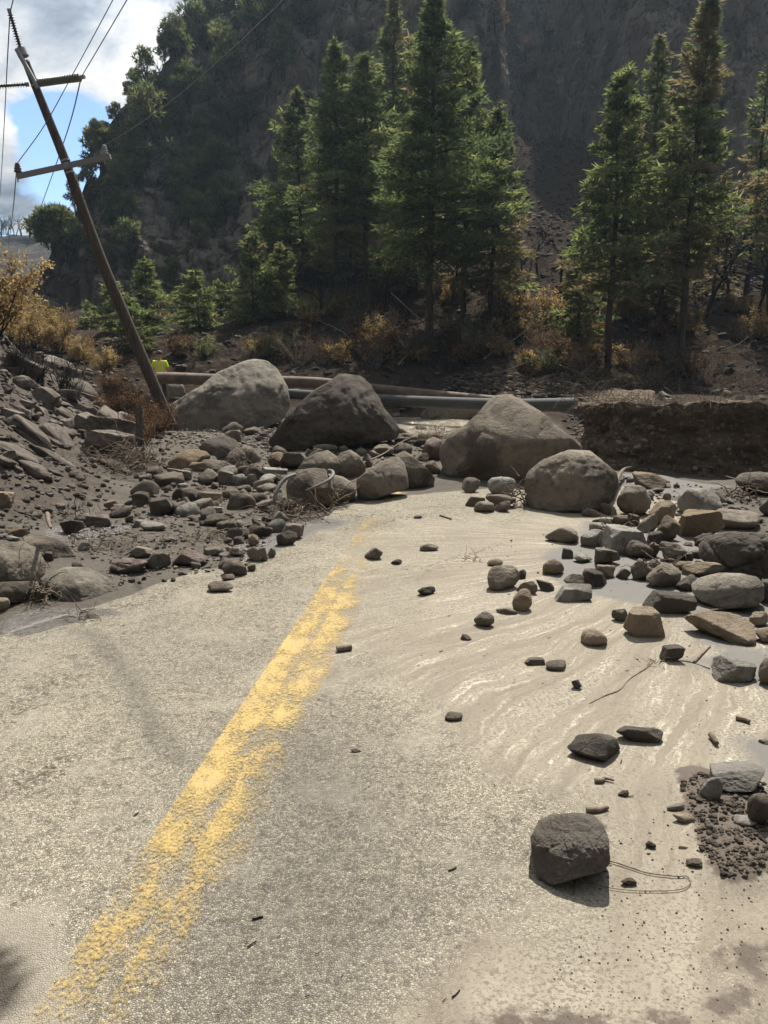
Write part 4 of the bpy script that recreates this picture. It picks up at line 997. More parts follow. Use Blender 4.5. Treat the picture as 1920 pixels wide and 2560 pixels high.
 (c1, 1600, 800, 1660, 858, 'r', 'g', "small round stone on the asphalt right of the leaning rock"),
 (c1, 1480, 690, 1600, 762, 'c', 'g', "knobbly grey rock behind the road-edge stones"),
 (c1, 1462, 685, 1530, 735, 'r', 'o', "small yellowish rock left of the knobbly grey one"),
 (c1, 1600, 690, 1700, 790, 'r', 's', "leaning oval rock at the road edge, right of the knobbly one"),
 (c1, 1465, 565, 1620, 652, 'a', 'd', "long dark smooth rock in the silt channel"),
 (c1, 1445, 635, 1508, 677, 'a', 'g', "small grey stone in front of the long dark rock"),
 (c1, 28, 575, 185, 642, 'a', 'o', "pinkish-orange slab near the puddle at the left edge"),
 (c1, 28, 620, 130, 665, 'r', 'p', "smooth pale cobble beside the pinkish-orange slab"),
 (c1, -40, 330, 100, 450, 's', 't', "tilted tan slab at the left edge above the puddle"),
 (c1, 340, 408, 430, 450, 'r', 'k', "small brown lump of stone in the mud under the slope"),
 (c1, 1085, 178, 1250, 268, 'a', 'g', "rock with a dark hollow under it right of the post roots"),
 (c1, 1315, 103, 1415, 172, 'a', 'p', "faceted pale rock in front of the mossy boulder"),
 (c1, 1262, 95, 1330, 155, 'a', 't', "small tan block left of the faceted pale rock"),
 (c1, 1300, 130, 1500, 232, 'r', 'g', "domed speckled rock below the faceted pale one"),
 (c1, 1415, 195, 1525, 290, 'b', 's', "square-faced grey block below the domed speckled rock"),
 (c1, 1500, 220, 1600, 297, 'r', 'p', "whitish rounded rock right of the square-faced block"),
 (c1, 1525, 165, 1605, 232, 'a', 'g', "brown-grey stone above the whitish rounded rock"),
 (c1, 1190, 140, 1350, 207, 'b', 't', "low tan ledge of rock under the broad flat-topped boulder"),
 (c1, 1150, 280, 1220, 322, 'r', 'p', "pale egg-like pebble near the post roots"),
 (c1, 1540, 290, 1632, 342, 'r', 'g', "oval grey cobble below the whitish rounded rock"),
 (c1, 1580, 225, 1625, 290, 'r', 'p', "small pale upright cobble touching the whitish rounded rock"),
 (c1, 1600, 215, 1665, 300, 'a', 's', "leaning smooth stone at the right of the pale upright cobble"),
 (c1, 855, 515, 952, 572, 'a', 'p', "light block of stone beside the whitish oval"),
 (c1, 680, 390, 778, 452, 'a', 'o', "orange-tinted stone at the foot of the slope"),
 (c1, 735, 415, 805, 462, 'r', 'g', "small round stone right of the orange-tinted one"),
 (c1, 805, 485, 870, 540, 'a', 'd', "dark upright stone between two pale blocks in the left rubble"),
 (c1, 1060, 628, 1145, 668, 'r', 's', "grey pebble standing in the trickle of water"),
 (c1, 1210, 485, 1300, 530, 'a', 'k', "reddish angular stone in the lower rubble"),
 (c1, 1500, 520, 1580, 580, 'r', 'g', "round grey stone above the long dark rock"),
 (c1, 1610, 610, 1680, 690, 'c', 'o', "rust-stained cracked stone near the root debris"),
 (c0, 1108, 895, 1122, 950, 'r', 's', "grey rock behind the pipe"),
]
nrock = 0
for r in RT:
    off, x0, y0, x1, y1, stl, tone, lab = r
    if not lab or lab == "grey rock behind the pipe": continue
    # rocks at a distance of a couple of metres get a finer mesh
    wpx = (x1 - x0) / off[2]
    set_rock((x0, y0, x1, y1), stl, tone, lab, off=off, deep=.8 if stl != 'b' else .6, sub=3 if wpx < 70 else 4)
    nrock += 1
# clods of mud
for (x0, y0, x1, y1, lab) in [(680, 975, 757, 1028, "dark clod of mud above the biggest foreground rock"), (862, 1310, 930, 1362, "black crumbly clod right of the biggest foreground rock"),
        (698, 1540, 805, 1612, "two-lobed dark clod inside the loop of thin root"), (1075, 1335, 1140, 1370, "flat clod at the left fringe of the soil heap"),
        (1120, 1425, 1225, 1500, "large split clod below the soil heap"), (1340, 1495, 1412, 1560, "dark square clod at the bottom of the soil heap"), (1467, 1360, 1530, 1412, "rounded clod at the right side of the soil heap"),
        (870, 1378, 900, 1400, "tiny crumb of mud below the black clod")]:
    set_rock((x0, y0, x1, y1), 'c', 'c', lab, 'mud_clod', 'clod', off=c4, sub=4)

# slabs on the left slope
SL = [
 (22, 765, 235, 985, 's', "long pale slab sliding down the top of the left slope", 1.2), (90, 982, 225, 1075, 'r', "rounded tan rock on the upper left slope", 0), (190, 1010, 350, 1172, 'b', "block with a lit top and black front in the middle of the slope", 1.),
 (320, 1115, 400, 1185, 'r', "knob of pinkish rock right of the black-fronted block", 0), (375, 1075, 505, 1150, 'b', "small table-like slab with a lit top on the slope", .3), (0, 1175, 130, 1300, 's', "pinkish tilted slab at the left edge of the slope", .6),
 (400, 1205, 485, 1340, 'a', "upright angular stone left of the two long slabs", 0), (470, 1235, 650, 1370, 's', "narrow smooth slab lying slantwise above the long slabs", .7), (545, 1255, 900, 1465, 's', "longest broad pale slab pointing at the post", .25),
 (555, 1350, 880, 1525, 's', "second broad slab just below the longest one", .3), (500, 1320, 560, 1395, 'b', "small block stuck at the upper end of the second slab", 0), (0, 1385, 115, 1545, 'a', "large rock with a lit top at the left edge of the lower slope", .4),
 (48, 870, 135, 925, 'a', "small shaded block under the long pale slab", 0), (50, 925, 155, 992, 'a', "dark stone left below the long pale slab", 0), (220, 1170, 300, 1242, 's', "thin pale slab in the middle slope", .5), (130, 1150, 215, 1205, 's', "thin lit slab left of the black-fronted block", .4),
 (425, 935, 540, 1002, 's', "tan slab below the charred stems", .4), (600, 1145, 668, 1192, 'b', "olive-tinted small slab near the burnt bushes", 0), (310, 1285, 400, 1347, 's', "dark thin slab above the lower slope", .5), (365, 1345, 447, 1408, 'a', "charred grey stone on the lower slope", 0),
 (725, 1215, 890, 1345, 'r', "rounded half-buried rock behind the post", 0), (950, 1190, 1090, 1255, 's', "pale slab right of the post at the huge boulder's foot", .1), (570, 1190, 640, 1252, 'a', "small stone above the narrow smooth slab", 0), (0, 850, 62, 902, 's', "pinkish slab at the left edge near the top of the slope", .4),
 (560, 880, 650, 960, 'a', "angular stone among the charred stems", .2), (700, 1000, 790, 1080, 's', "slab in front of the burnt bush", .3), (280, 1120, 330, 1160, 'a', "brown stone wedged under the black-fronted block", 0), (90, 1290, 200, 1345, 's', "dark slab just below the pinkish tilted one", .5), (100, 1200, 200, 1270, 's', "grey slab right of the pinkish tilted one", .5)]
for x0, y0, x1, y1, stl, lab, tilt in SL:
    o = set_rock((x0, y0, x1, y1), stl, 'r', lab, 'slab' if stl in 'sb' else 'rock', 'rock slab' if stl in 'sb' else 'rock', off=c0, deep=.9, sub=3 if x1 - x0 < 90 else 4, hmax=.62 if tilt else .9)
    if tilt:   # lie along the slope: high end to the left
        o.rotation_euler = (0, tilt * .55, 0)
        o.location.z += .02

# rest of the rubble: seeded stones, the larger as things, the smaller joined
zones = [  # polygon (photo px), count, width range px, tones, label, group
 ([(380, 1180), (640, 1150), (700, 1200), (720, 1270), (700, 1330), (600, 1360), (430, 1290), (330, 1290), (260, 1310)], 100, (16, 84), 'gspdkg', "one of the fist- to head-sized stones filling the left rubble field", "stones of the left rubble field"),
 ([(200, 1400), (420, 1420), (560, 1390), (640, 1420), (480, 1450), (300, 1490), (160, 1400)], 14, (14, 34), 'gskd', "one of the small stones in the grey silt at the left road edge", "small stones at the left road edge"),
 ([(560, 1040), (680, 1040), (720, 1100), (1100, 1080), (1100, 1130), (700, 1160), (620, 1190), (560, 1080)], 52, (14, 50), 'gskd', "one of the cobbles packed between the big boulders", "cobbles between the big boulders"),
 ([(1560, 1180), (1760, 1210), (1900, 1250), (1900, 1320), (1560, 1290)], 26, (16, 44), 'gptd', "one of the cobbles behind the right-hand rocks", "cobbles behind the right-hand rocks"),
 ([(1480, 1300), (1720, 1330), (1760, 1420), (1500, 1440)], 18, (14, 60), 'gst', "one of the small stones among the right-hand rocks", "small stones among the right-hand rocks"),
 ([(0, 900), (120, 900), (340, 1080), (420, 1200), (300, 1200), (0, 1180)], 65, (20, 110), 'rr', "one of the ash-grey stones strewn over the left slope", "stones strewn over the left slope"),
 ([(1990, 1420), (2500, 1420), (2700, 1900), (2000, 1800)], 12, (30, 130), 'gspdt', "one of the stones beyond the right edge of the washed silt", "stones beyond the right side of the silt"),
 ([(1640, 985), (1920, 985), (1920, 1010), (1620, 1008)], 9, (16, 40), 'pg', "one of the pale stones lying on top of the cut bank", "stones on top of the cut bank"),
 ([(1420, 1060), (1490, 1060), (1500, 1150), (1460, 1110)], 8, (14, 26), 'gsd', "one of the creek cobbles beside the open end of the grey pipe", "creek cobbles by the pipe end"),
]
base_small = [rock_shape(2, s, 900 + i) for i, s in enumerate('rararbsraa')]
SMALL = {}
def inpoly(px, py, poly):
    return pdist(np.array([px]), np.array([py]), poly)[0] > 0
r2 = np.random.default_rng(5)
for poly, cnt, (wa, wb), tones, lab, grp in zones:
    pa = np.array(poly); n = 0; tries = 0
    while n < cnt and tries < cnt * 30:
        tries += 1
        px, py = r2.uniform(pa[:, 0].min(), pa[:, 0].max()), r2.uniform(pa[:, 1].min(), pa[:, 1].max())
        if not inpoly(px, py, poly): continue
        g = hit(px, py); wd = (wa + (wb - wa) * r2.random() ** 2.6) * g[1] / FPX
        if any((g[0] - q[0]) ** 2 + (g[1] - q[1]) ** 2 < (.55 * (q[2] + wd * .5)) ** 2 for q in placed): continue
        k = int(r2.choice([1, 3, 5, 6, 8, 9] if 'slope' in grp else range(10))); tn = tones[int(r2.integers(len(tones)))]
        if (k, tn) not in SMALL: SMALL[(k, tn)] = mesh('stone', base_small[k][0], base_small[k][1], M[tn], True)
        hh = wd * r2.uniform(.4, .85)
        rx = (r2.uniform(-.3, .3), r2.uniform(-.3, .3), r2.uniform(0, 6.28))
        if 'slope' in grp: hh *= .62; rx = (r2.uniform(-.25, .25), r2.uniform(.2, .75), r2.uniform(-.5, .5)); wd_x = wd * 1.35
        else: wd_x = wd
        link('stone', SMALL[(k, tn)], (g[0], g[1], g[2] + hh * .22), None, lab, 'stone', grp, rot=rx, scale=(wd_x, wd * r2.uniform(.6, 1.), hh))
        placed.append((g[0], g[1], wd * .5)); n += 1

def rubble(name, pts, sizes, mats, sub=1, label=None, cat='gravel', flat=(.4, .8)):
    """joined loose stones at world points; nobody could count them"""
    bases = [rock_shape(sub, s, 700 + i) for i, s in enumerate('raraab')]; tiny_ = [rock_shape(0, s, 740 + i) for i, s in enumerate('raraab')]
    cut = np.quantile(sizes, .62)
    VV, FF, MI, n = [], [], [], 0
    for p, s in zip(pts, sizes):
        V, F = (bases if s > cut else tiny_)[int(r2.integers(len(bases)))]
        a, b = r2.uniform(0, 6.28), r2.uniform(-.5, .5)
        ca, sa, cb, sb = cos(a), sin(a), cos(b), sin(b)
        R = np.array([[ca, -sa, 0], [sa, ca, 0], [0, 0, 1]]) @ np.array([[1, 0, 0], [0, cb, -sb], [0, sb, cb]])
        h = s * r2.uniform(*flat)
        V = (V * (s, s * r2.uniform(.6, 1), h)) @ R.T + p + (0, 0, h * .25)
        VV.append(V); FF.append(F + n); n += len(V); MI.append(np.full(len(F), int(r2.integers(len(mats)))))
    me = mesh(name, np.vstack(VV), np.vstack(FF), None, False, None, [M[m] for m in mats], np.concatenate(MI))
    return link(name, me, kind='stuff', label=label, cat=cat)
def scatter_px(poly, n, wa, wb, pw=2.5):
    pa = np.array(poly); P, S = [], []
    while len(P) < n:
        px, py = r2.uniform(pa[:, 0].min(), pa[:, 0].max()), r2.uniform(pa[:, 1].min(), pa[:, 1].max())
        if not inpoly(px, py, poly): continue
        g = hit(px, py); P.append(g); S.append((wa + (wb - wa) * r2.random() ** pw) * g[1] / FPX)
    return P, S
rubble('gravel', *scatter_px([(370, 1090), (430, 1080), (700, 1045), (720, 1120), (700, 1300), (640, 1400), (480, 1440), (330, 1420), (180, 1400), (160, 1330), (330, 1290), (380, 1180)], 2400, 3, 14), 'gspdkt', label="loose gravel and pebbles filling the left rubble field")
rubble('gravel', *scatter_px([(430, 1075), (740, 1030), (700, 1130), (560, 1120), (420, 1110)], 700, 5, 12), 'gsp', label="bank of pale gravel below the huge back-left boulder")
rubble('gravel', *scatter_px([(960, 1060), (1120, 1060), (1110, 1150), (900, 1160), (700, 1150)], 350, 5, 15), 'gspd', label="gravel packed between the big boulders")
rubble('gravel', *scatter_px([(1540, 1190), (1900, 1230), (1920, 1340), (1560, 1300)], 500, 3, 14), 'gptd', label="gravel behind and between the right-hand rocks")
rubble('gravel', *scatter_px([(1180, 1330), (1920, 1330), (1920, 1900), (1500, 1700), (1280, 1560)], 160, 2, 7, 3.), 'gdc', label="scattered grit on the silt fan")
rubble('gravel', *scatter_px([(1400, 1040), (1500, 1040), (1530, 1170), (1450, 1130)], 330, 5, 14), 'gsd', label="creek gravel beside the open end of the grey pipe")
rubble('gravel', *scatter_px([(150, 1490), (290, 1400), (420, 1430), (290, 1480)], 260, 2, 9), 'gspk', label="fine gravel right of the tilted boulder")
rubble('rubble', *scatter_px([(0, 830), (200, 870), (400, 1010), (420, 1180), (330, 1220), (0, 1380)], 1500, 3, 24, 3.), 'rrd', label="ash-covered rubble on the left slope")
rubble('rubble', *scatter_px([(1120, 940), (1470, 930), (1470, 1010), (1250, 1005), (1100, 985)], 700, 4, 16), 'dhs', label="creek-side rubble in front of the burnt hillside")
# clods of the soil heap and crumbs around it
cp, cs_ = scatter_px([(1700, 1960), (1760, 1935), (1920, 1960), (1920, 2180), (1830, 2200), (1760, 2150), (1730, 2060)], 1500, 2, 22, 4.)
rubble('soil_crumbs', cp, cs_, 'cc', label="crumbly dark soil heaped at the lower right", cat='soil')
cp, cs_ = scatter_px([(1560, 2050), (1740, 1960), (1920, 2130), (1920, 2560), (1300, 2560), (1400, 2420)], 900, 1.5, 8, 4.)
rubble('soil_crumbs', cp, cs_, 'cd', label="scattered crumbs of mud over the bottom right silt", cat='soil')
# talus on the burnt hillside
def hillpts(n, xr, yr, sz, pw=2.2):
    X = r2.uniform(*xr, n); Y = yr[0] + (yr[1] - yr[0]) * r2.random(n) ** 1.2
    Z = gzi(X, Y); S = sz[0] + (sz[1] - sz[0]) * r2.random(n) ** pw
    return np.column_stack([X, Y, Z]), S
rubble('talus', *hillpts(2600, (-14, 30), (28, 62), (.08, .5)), 'hhd', label="charred talus stones covering the burnt hillside", flat=(.3, .7))
rubble('talus', *hillpts(2600, (10, 25), (44, 84), (.08, .45), 1.6), 'hhd', label="scree cone spilling from the gully", flat=(.3, .6))
# cobbles stuck in the cut bank
bp = pp.reshape(60, 260, 3); P_, S_2 = [], []
for _ in range(750):
    i, j = int(r2.integers(1, 47)), int(r2.integers(20, 235)); P_.append(bp[i, j] + (0, .02, 0)); S_2.append(.035 + .15 * r2.random() ** 3)
rubble('bank_cobbles', P_, S_2, 'tgdk', 1, label="cobbles stuck in the face of the cut bank", cat='cobbles')
# ------------------------------------------------------------------ built things
M['steel'] = simple('galvanised_steel', (.30, .31, .32), .5, .5, .5, .15)
M['arm'] = simple('grey_fibreglass', (.21, .215, .22), .6, 0., .3, .1)
M['porcelain'] = simple('brown_insulator_glaze', (.075, .06, .055), .3, 0., .5, .2)
M['polymer'] = simple('grey_green_insulator', (.15, .16, .13), .45, 0., .5, .2)
M['wire'] = simple('weathered_wire', (.10, .10, .105), .5, .3)
M['pipe_rust'] = simple('rust_brown_pipe', (.115, .085, .066), .75, .1, .3, .45, 3.)
M['pipe_grey'] = simple('grey_steel_pipe', (.06, .063, .063), .75, .2, .4, .25, 3.)
M['hose'] = simple('grey_rubber_hose', (.13, .125, .115), .7, 0., .4, .2)
M['post'] = simple('rusty_grey_post', (.10, .09, .082), .7, .2, .3, .4)
M['dark'] = simple('dark_hollow', (.01, .01, .01), .9)

YP = 19.4
pole_px = [(58, 139, 18.9), (112, 274, 19.0), (166, 408, 19.1), (248, 640, 19.3), (328, 830, 19.5), (400, 1000, 19.8), (422, 1050, 19.9)]
pp_ = np.array([at(*p) for p in pole_px]); base = pp_[-1].copy()
pp_ = np.vstack([pp_, base + (pp_[-1] - pp_[-2]) * .8])
pole = thing('utility_pole', base, "leaning brown wooden power pole standing by the burnt slope", 'utility pole')
s_ = np.linspace(0, 7, 60); pts = np.stack([np.interp(s_, range(8), pp_[:, k]) for k in range(3)], 1)
ks = np.ones(7) / 7
pts_s = np.stack([np.convolve(np.pad(pts[:, k], 3, 'edge'), ks, 'valid') for k in range(3)], 1)
mb = MB(); mb.tube(pts_s, np.interp(s_, [0, 2, 4, 7], [.085, .112, .145, .16]), 16); link('pole', mb.build('pole', M['polewood'], True, origin=base), parent=pole)
def to_local(p): return np.asarray(p, float) - base
# head plate and bands
mb = MB(); d = pp_[1] - pp_[0]; d /= np.linalg.norm(d)
mb.tube([pp_[0] - d * .10 + (-.06, -.10, 0), pp_[0] + d * .75 + (.08, -.12, 0)], .055, 6); mb.tube([pp_[0] - d * .14, pp_[0] + d * .02], .125, 12)
link('head_bracket', mb.build('head_bracket', M['steel'], True, origin=base), parent=pole)
for t_ in (.12, .55, 1.95, 2.1):
    c = np.array([np.interp(t_, range(8), pp_[:, k]) for k in range(3)]); mb = MB(); mb.tube([c - d * .02, c + d * .02], float(np.interp(t_, [0, 2, 4], [.09, .118, .15])), 14)
    link('band', mb.build('band', M['steel'], True, origin=base), parent=pole)
def insulator(p0, p1, n, r, mat, label=None, spiky=False):
    p0, p1 = np.array(p0), np.array(p1); m = 8 * n; s = np.linspace(0, 1, m)
    ph = (s * n) % 1
    rr = np.where(ph < .5, r * (.38 + .62 * np.sin(pi * ph / .5) ** (3 if spiky else 1)), r * .38); rr[0] = rr[-1] = r * .3
    mb = MB(); mb.tube(p0 + (p1 - p0) * s[:, None], rr, 12)
    o = link('insulator', mb.build('insulator', mat, True, origin=base), parent=pole, label=label)
    mb = MB(); u = (p1 - p0) / np.linalg.norm(p1 - p0); mb.tube([p1 - u * .02, p1 + u * .09], .045, 8); mb.tube([p0 - u * .06, p0 + u * .03], .05, 8)
    f = link('end_fitting', mb.build('end_fitting', M['steel'], True, origin=base), parent=o)
    return o
A_top, B_top = at(54, 131, 18.9), at(25, 33, 18.6)
insulator(A_top, B_top, 15, .078, M['porcelain'], "brown upright insulator string on the pole's tip")
A_r, B_r = at(97, 207, 18.9), at(203, 193, 18.5)
insulator(A_r, B_r, 17, .095, M['polymer'], "grey-green ribbed insulator sticking out to the right")
A_l, B_l = at(66, 211, 19.0), at(-12, 216, 18.8)
insulator(A_l, B_l, 12, .075, M['porcelain'], "reddish insulator sticking out to the left", True)
a0, a1 = at(43, 441, 18.85), at(276, 391, 18.85); u = (a1 - a0) / np.linalg.norm(a1 - a0)
mb = MB(); w_ = np.cross(u, (0, 1, 0)); R_ = np.stack([u, (0, 1, 0), w_], 1); mb.box((a0 + a1) / 2, (np.linalg.norm(a1 - a0), .09, .115), R_)
arm = link('crossarm', mb.build('crossarm', M['arm'], False, origin=base), parent=pole)
mb = MB(); c = (at(166, 412, 18.78)); mb.tube([c + (0, -.04, 0), c + (0, .3, 0)], .03, 8); mb.box(c, (.12, .02, .12)); link('bolt', mb.build('bolt', M['steel'], False, origin=base), parent=arm)
PIN = []
for px_, py_ in ((44, 420), (261, 376)):
    b = at(px_, py_ + 22, 18.85); q = at(px_, py_, 18.85); up_ = np.array([0, 0, 1.])
    mb = MB(); mb.tube([b - up_ * .12, b, q - up_ * .1], .016, 6)
    o = link('insulator_pin', mb.build('insulator_pin', M['steel'], True, origin=base), parent=arm)
    mb = MB(); z = np.linspace(-.11, .12, 14); r = np.array([.04, .085, .09, .085, .06, .085, .085, .05, .07, .07, .045, .055, .05, .02])
    mb.tube(q + np.outer(z, up_), r, 14); link('pin_insulator', mb.build('pin_insulator', M['porcelain'] if px_ < 100 else M['steel'], True, origin=base), parent=arm)
    PIN.append(q + up_ * .1)
def smooth_path(P, n=40):
    P = np.asarray(P, float)
    if len(P) < 3:
        s = np.linspace(0, len(P) - 1, n); return np.stack([np.interp(s, range(len(P)), P[:, k]) for k in range(3)], 1)
    Q = np.vstack([2 * P[0] - P[1], P, 2 * P[-1] - P[-2]]); out = []
    m = max(2, n // (len(P) - 1))
    for i in range(1, len(Q) - 2):
        for t_ in np.linspace(0, 1, m, endpoint=False):
            a, b, c, d_ = Q[i - 1], Q[i], Q[i + 1], Q[i + 2]
            out.append(.5 * ((2 * b) + (c - a) * t_ + (2 * a - 5 * b + 4 * c - d_) * t_ ** 2 + (-a + 3 * b - 3 * c + d_) * t_ ** 3))
    out.append(P[-1]); return np.array(out)
def wire(path, r, label):
    P = smooth_path([at(*p) if len(p) == 3 and not isinstance(p, np.ndarray) else p for p in path], 60)
    o_ = P[0].copy(); mb = MB(); mb.tube(P, r, 6)
    link('power_line', mb.build('power_line', M['wire'], True, origin=o_), o_, None, label, 'wire')
wire([B_top, (33, 0, 17.5), (58, -90, 14), (110, -260, 10)], .012, "wire rising from the pole tip out of the top of the picture")
wire([B_top, (18, 160, 21), (11, 300, 26), (1, 470, 36), (-16, 700, 60)], .013, "wire hanging from the pole tip down the left edge of the sky")
wire([B_r, (317, 0, 15.5), (425, -190, 11)], .011, "thick wire from the right-hand ribbed insulator up to the top of the picture")
wire([B_r, (180, 290, 21), (151, 380, 25), (112, 490, 33), (76, 592, 48), (62, 625, 60)], .015, "wire hanging from the right-hand ribbed insulator down into the valley")
wire([PIN[0], (112, 312, 18.6), (185, 180, 18), (282, 0, 15), (380, -190, 11)], .010, "thin wire passing behind the pole from the left end of the crossarm to the top")
wire([PIN[0], (33, 520, 27), (24, 595, 44), (20, 625, 60)], .014, "thin wire hanging from the left end of the crossarm")
wire([PIN[1], (360, 303, 17), (445, 240, 15), (560, 142, 12.8), (650, 58, 11), (770, -60, 9)], .010, "thin wire from the right end of the crossarm crossing in front of the cliff")
wire([at(242, 405, 18.9), (215, 490, 22), (180, 570, 27), (112, 700, 42), (95, 730, 50)], .012, "thin wire sagging from the crossarm in front of the dark cliff foot")

# pipes
def pipe(path, r, mat, label, openend=False, name='pipe'):
    P = smooth_path([at(*p) for p in path], 60); o_ = P[0].copy()
    root = thing(name, o_, label, 'pipe')
    mb = MB(); mb.tube(P, r, 24, cap=not openend)
    if openend:
        mb.tube(P[::-1], r * .9, 24, cap=False); e = P[0]; t_ = P[0] - P[1]; t_ /= np.linalg.norm(t_)
        mb.tube([e - t_ * .03, e + t_ * .012], [r * 1.0, r * 1.03], 24, cap=False); mb.tube([e + t_ * .012, e + t_ * .0121], [r * 1.03, r * .89], 24, cap=False)
    link('pipe_wall', mb.build('pipe_wall', mat, True, origin=o_), parent=root)
    L = np.linalg.norm(P[-1] - P[0])
    for f in (.16, .36, .6, .84):
        i = int(f * (len(P) - 1)); t_ = P[i + 1] - P[i]; t_ /= np.linalg.norm(t_)
        mb = MB(); mb.tube([P[i] - t_ * .02, P[i] + t_ * .02], r * 1.03, 24, cap=False); link('weld_band', mb.build('weld_band', mat, True, origin=o_), parent=root)
pipe([(392, 945, 24.9), (450, 946, 25.1), (560, 950, 25.6), (700, 954, 26.0), (800, 958, 26.2), (900, 970, 26.4), (1000, 980, 26.6), (1110, 991, 26.9), (1240, 1003, 27.2)], .195, M['pipe_rust'], "long rust-brown pipe lying behind the boulders")
pipe([(1484, 1010, 19.6), (1400, 1012, 20.4), (1300, 1013, 21.5), (1219, 1011, 22.6), (1000, 1002, 25), (800, 990, 27.2), (700, 983, 28)], .185, M['pipe_grey'], "grey pipe whose open end shows beside the cut bank", True)

# hoses on the boulder
def tube_thing(name, path, rad, mat, label, cat, k=8, n=40, group=None):
    P = smooth_path(path, n); o_ = P[0].copy(); mb = MB(); r = np.interp(np.linspace(0, 1, len(P)), np.linspace(0, 1, len(rad)), rad) if np.ndim(rad) else rad
    mb.tube(P, r, k); return link(name, mb.build(name, mat, True, origin=o_), o_, None, label, cat, group)
gF = hit(779, 1276)
Yh = gF[1] - .16
tube_thing('hose', [at(765, 1226, Yh - .10), at(785, 1218, Yh - .08), at(808, 1208, Yh - .03), at(826, 1197, Yh + .05), at(833, 1186, Yh + .16), at(830, 1178, Yh + .28), at(822, 1176, Yh + .4)], [.006, .014, .019, .021, .021, .018], M['hose'], "grey hose lying in a hook over the flat-faced boulder", 'hose')
tube_thing('hose', [at(687, 1250, Yh - .1), at(689, 1236, Yh - .06), at(696, 1218, Yh), at(706, 1204, Yh + .06), at(720, 1193, Yh + .12), at(738, 1186, Yh + .22)], [.024, .024, .023, .022, .02], M['hose'], "upright curl of hose coming out from behind the flat-faced boulder", 'hose')

# steel delineator post on the slope's foot: a perforated channel
gp = hit(353, 1158); gp[2] -= .02; Hp = at(353, 1012, gp[1])[2] - gp[2]
post = thing('sign_post', gp, "perforated steel post standing in a tangle of roots, its top in the burnt bush", 'post')
mb = MB()
for sx_ in (-1, 1):
    mb.box((sx_ * .0225, 0, Hp / 2 - .1), (.031, .004, Hp + .2)); mb.box((sx_ * .0395, .014, Hp / 2 - .1), (.004, .03, Hp + .2)); mb.box((sx_ * .047, .028, Hp / 2 - .1), (.016, .004, Hp + .2))
nz = int(Hp / .028)
for i in range(nz): mb.box((0, 0, .02 + i * .028), (.0145, .004, .016))
link('channel', mb.build('channel', M['post'], False), (0, 0, 0), post)

# person in a hi-vis shirt
YW = 25.9
gx0 = at(401, 935, YW)[0]; zg = at(401, 877, YW)[2] - 1.80
worker = thing('person', (gx0, YW, zg), "worker seen from behind in a yellow-green high-visibility shirt and dark cap", 'person', rot=(0, 0, radians(6)))
def skin(name, verts, edges, mat, parent, sub=2, root=0):
    me = bpy.data.meshes.new(name); me.from_pydata([v[:3] for v in verts], edges, []); o = link(name, me, (0, 0, 0), parent)
    m = o.modifiers.new('Skin', 'SKIN'); m.use_smooth_shade = True; sd = me.skin_vertices[0].data
    for i, v in enumerate(verts): sd[i].radius = (v[3], v[4] if len(v) > 4 else v[3]); sd[i].use_root = (i == root)
    s = o.modifiers.new('Sub', 'SUBSURF'); s.levels = sub; s.render_levels = sub; me.materials.append(mat); return o
t = NT('skin'); M['skin'] = t.done(t.bsdf((.42, .24, .16), .6, None, .3))
M['trouser'] = simple('dark_work_trousers', (.035, .038, .045), .9)
M['boot'] = simple('brown_boots', (.06, .04, .025), .7)
t = NT('hi_vis_shirt'); o_ = t.obj(); sp = t.n('ShaderNodeSeparateXYZ'); t.set(sp.inputs[0], o_)
ax = t.math('ABSOLUTE', sp.outputs[0]); z = sp.outputs[2]
def band(v, c, h): return t.math('SUBTRACT', 1., t.rng(t.math('ABSOLUTE', t.math('SUBTRACT', v, c)), h, h + .004))
waistb = band(z, 1.08, .045); vert = t.math('MULTIPLY', band(ax, .10, .035), t.rng(z, 1.08, 1.085)); slv = t.math('MULTIPLY', t.rng(ax, .195, .2), band(z, 1.20, .05))
orange = t.math('MAXIMUM', waistb, t.math('MAXIMUM', vert, slv)); sil = t.math('MAXIMUM', band(z, 1.08, .02), t.math('MAXIMUM', t.math('MULTIPLY', band(ax, .10, .015), t.rng(z, 1.08, 1.085)), t.math('MULTIPLY', t.rng(ax, .195, .2), band(z, 1.20, .02))))
c = t.mix(orange, (.62, .86, .03), (.95, .22, .03)); c = t.mix(sil, c, (.75, .76, .72))
M['shirt'] = t.done(t.bsdf(c, .8, t.bump(t.noise(o_, 14., 4), .02, .7), .3))
bv = [(0, 0, .96, .15, .11), (0, 0, 1.12, .135, .10), (0, .01, 1.32, .16, .11), (0, .01, 1.46, .07, .06), (0, .0, 1.54, .055, .055), (0, .02, 1.62, .082, .09), (0, .02, 1.71, .085, .095),
      (-.19, .0, 1.42, .055), (-.25, .03, 1.16, .045), (-.17, .24, 1.08, .033), (-.12, .33, 1.08, .03), (.19, .0, 1.42, .055), (.25, .03, 1.16, .045), (.17, .24, 1.08, .033), (.12, .33, 1.08, .03),
      (-.10, 0, .90, .095), (-.11, .02, .50, .062), (-.11, 0, .09, .045), (-.11, .16, .04, .04), (.10, 0, .90, .095), (.11, .02, .50, .062), (.11, 0, .09, .045), (.11, .16, .04, .04)]
be = [(0, 1), (1, 2), (2, 3), (3, 4), (4, 5), (5, 6), (2, 7), (7, 8), (8, 9), (9, 10), (2, 11), (11, 12), (12, 13), (13, 14), (0, 15), (15, 16), (16, 17), (17, 18), (0, 19), (19, 20), (20, 21), (21, 22)]
skin('body', bv, be, M['skin'], worker)
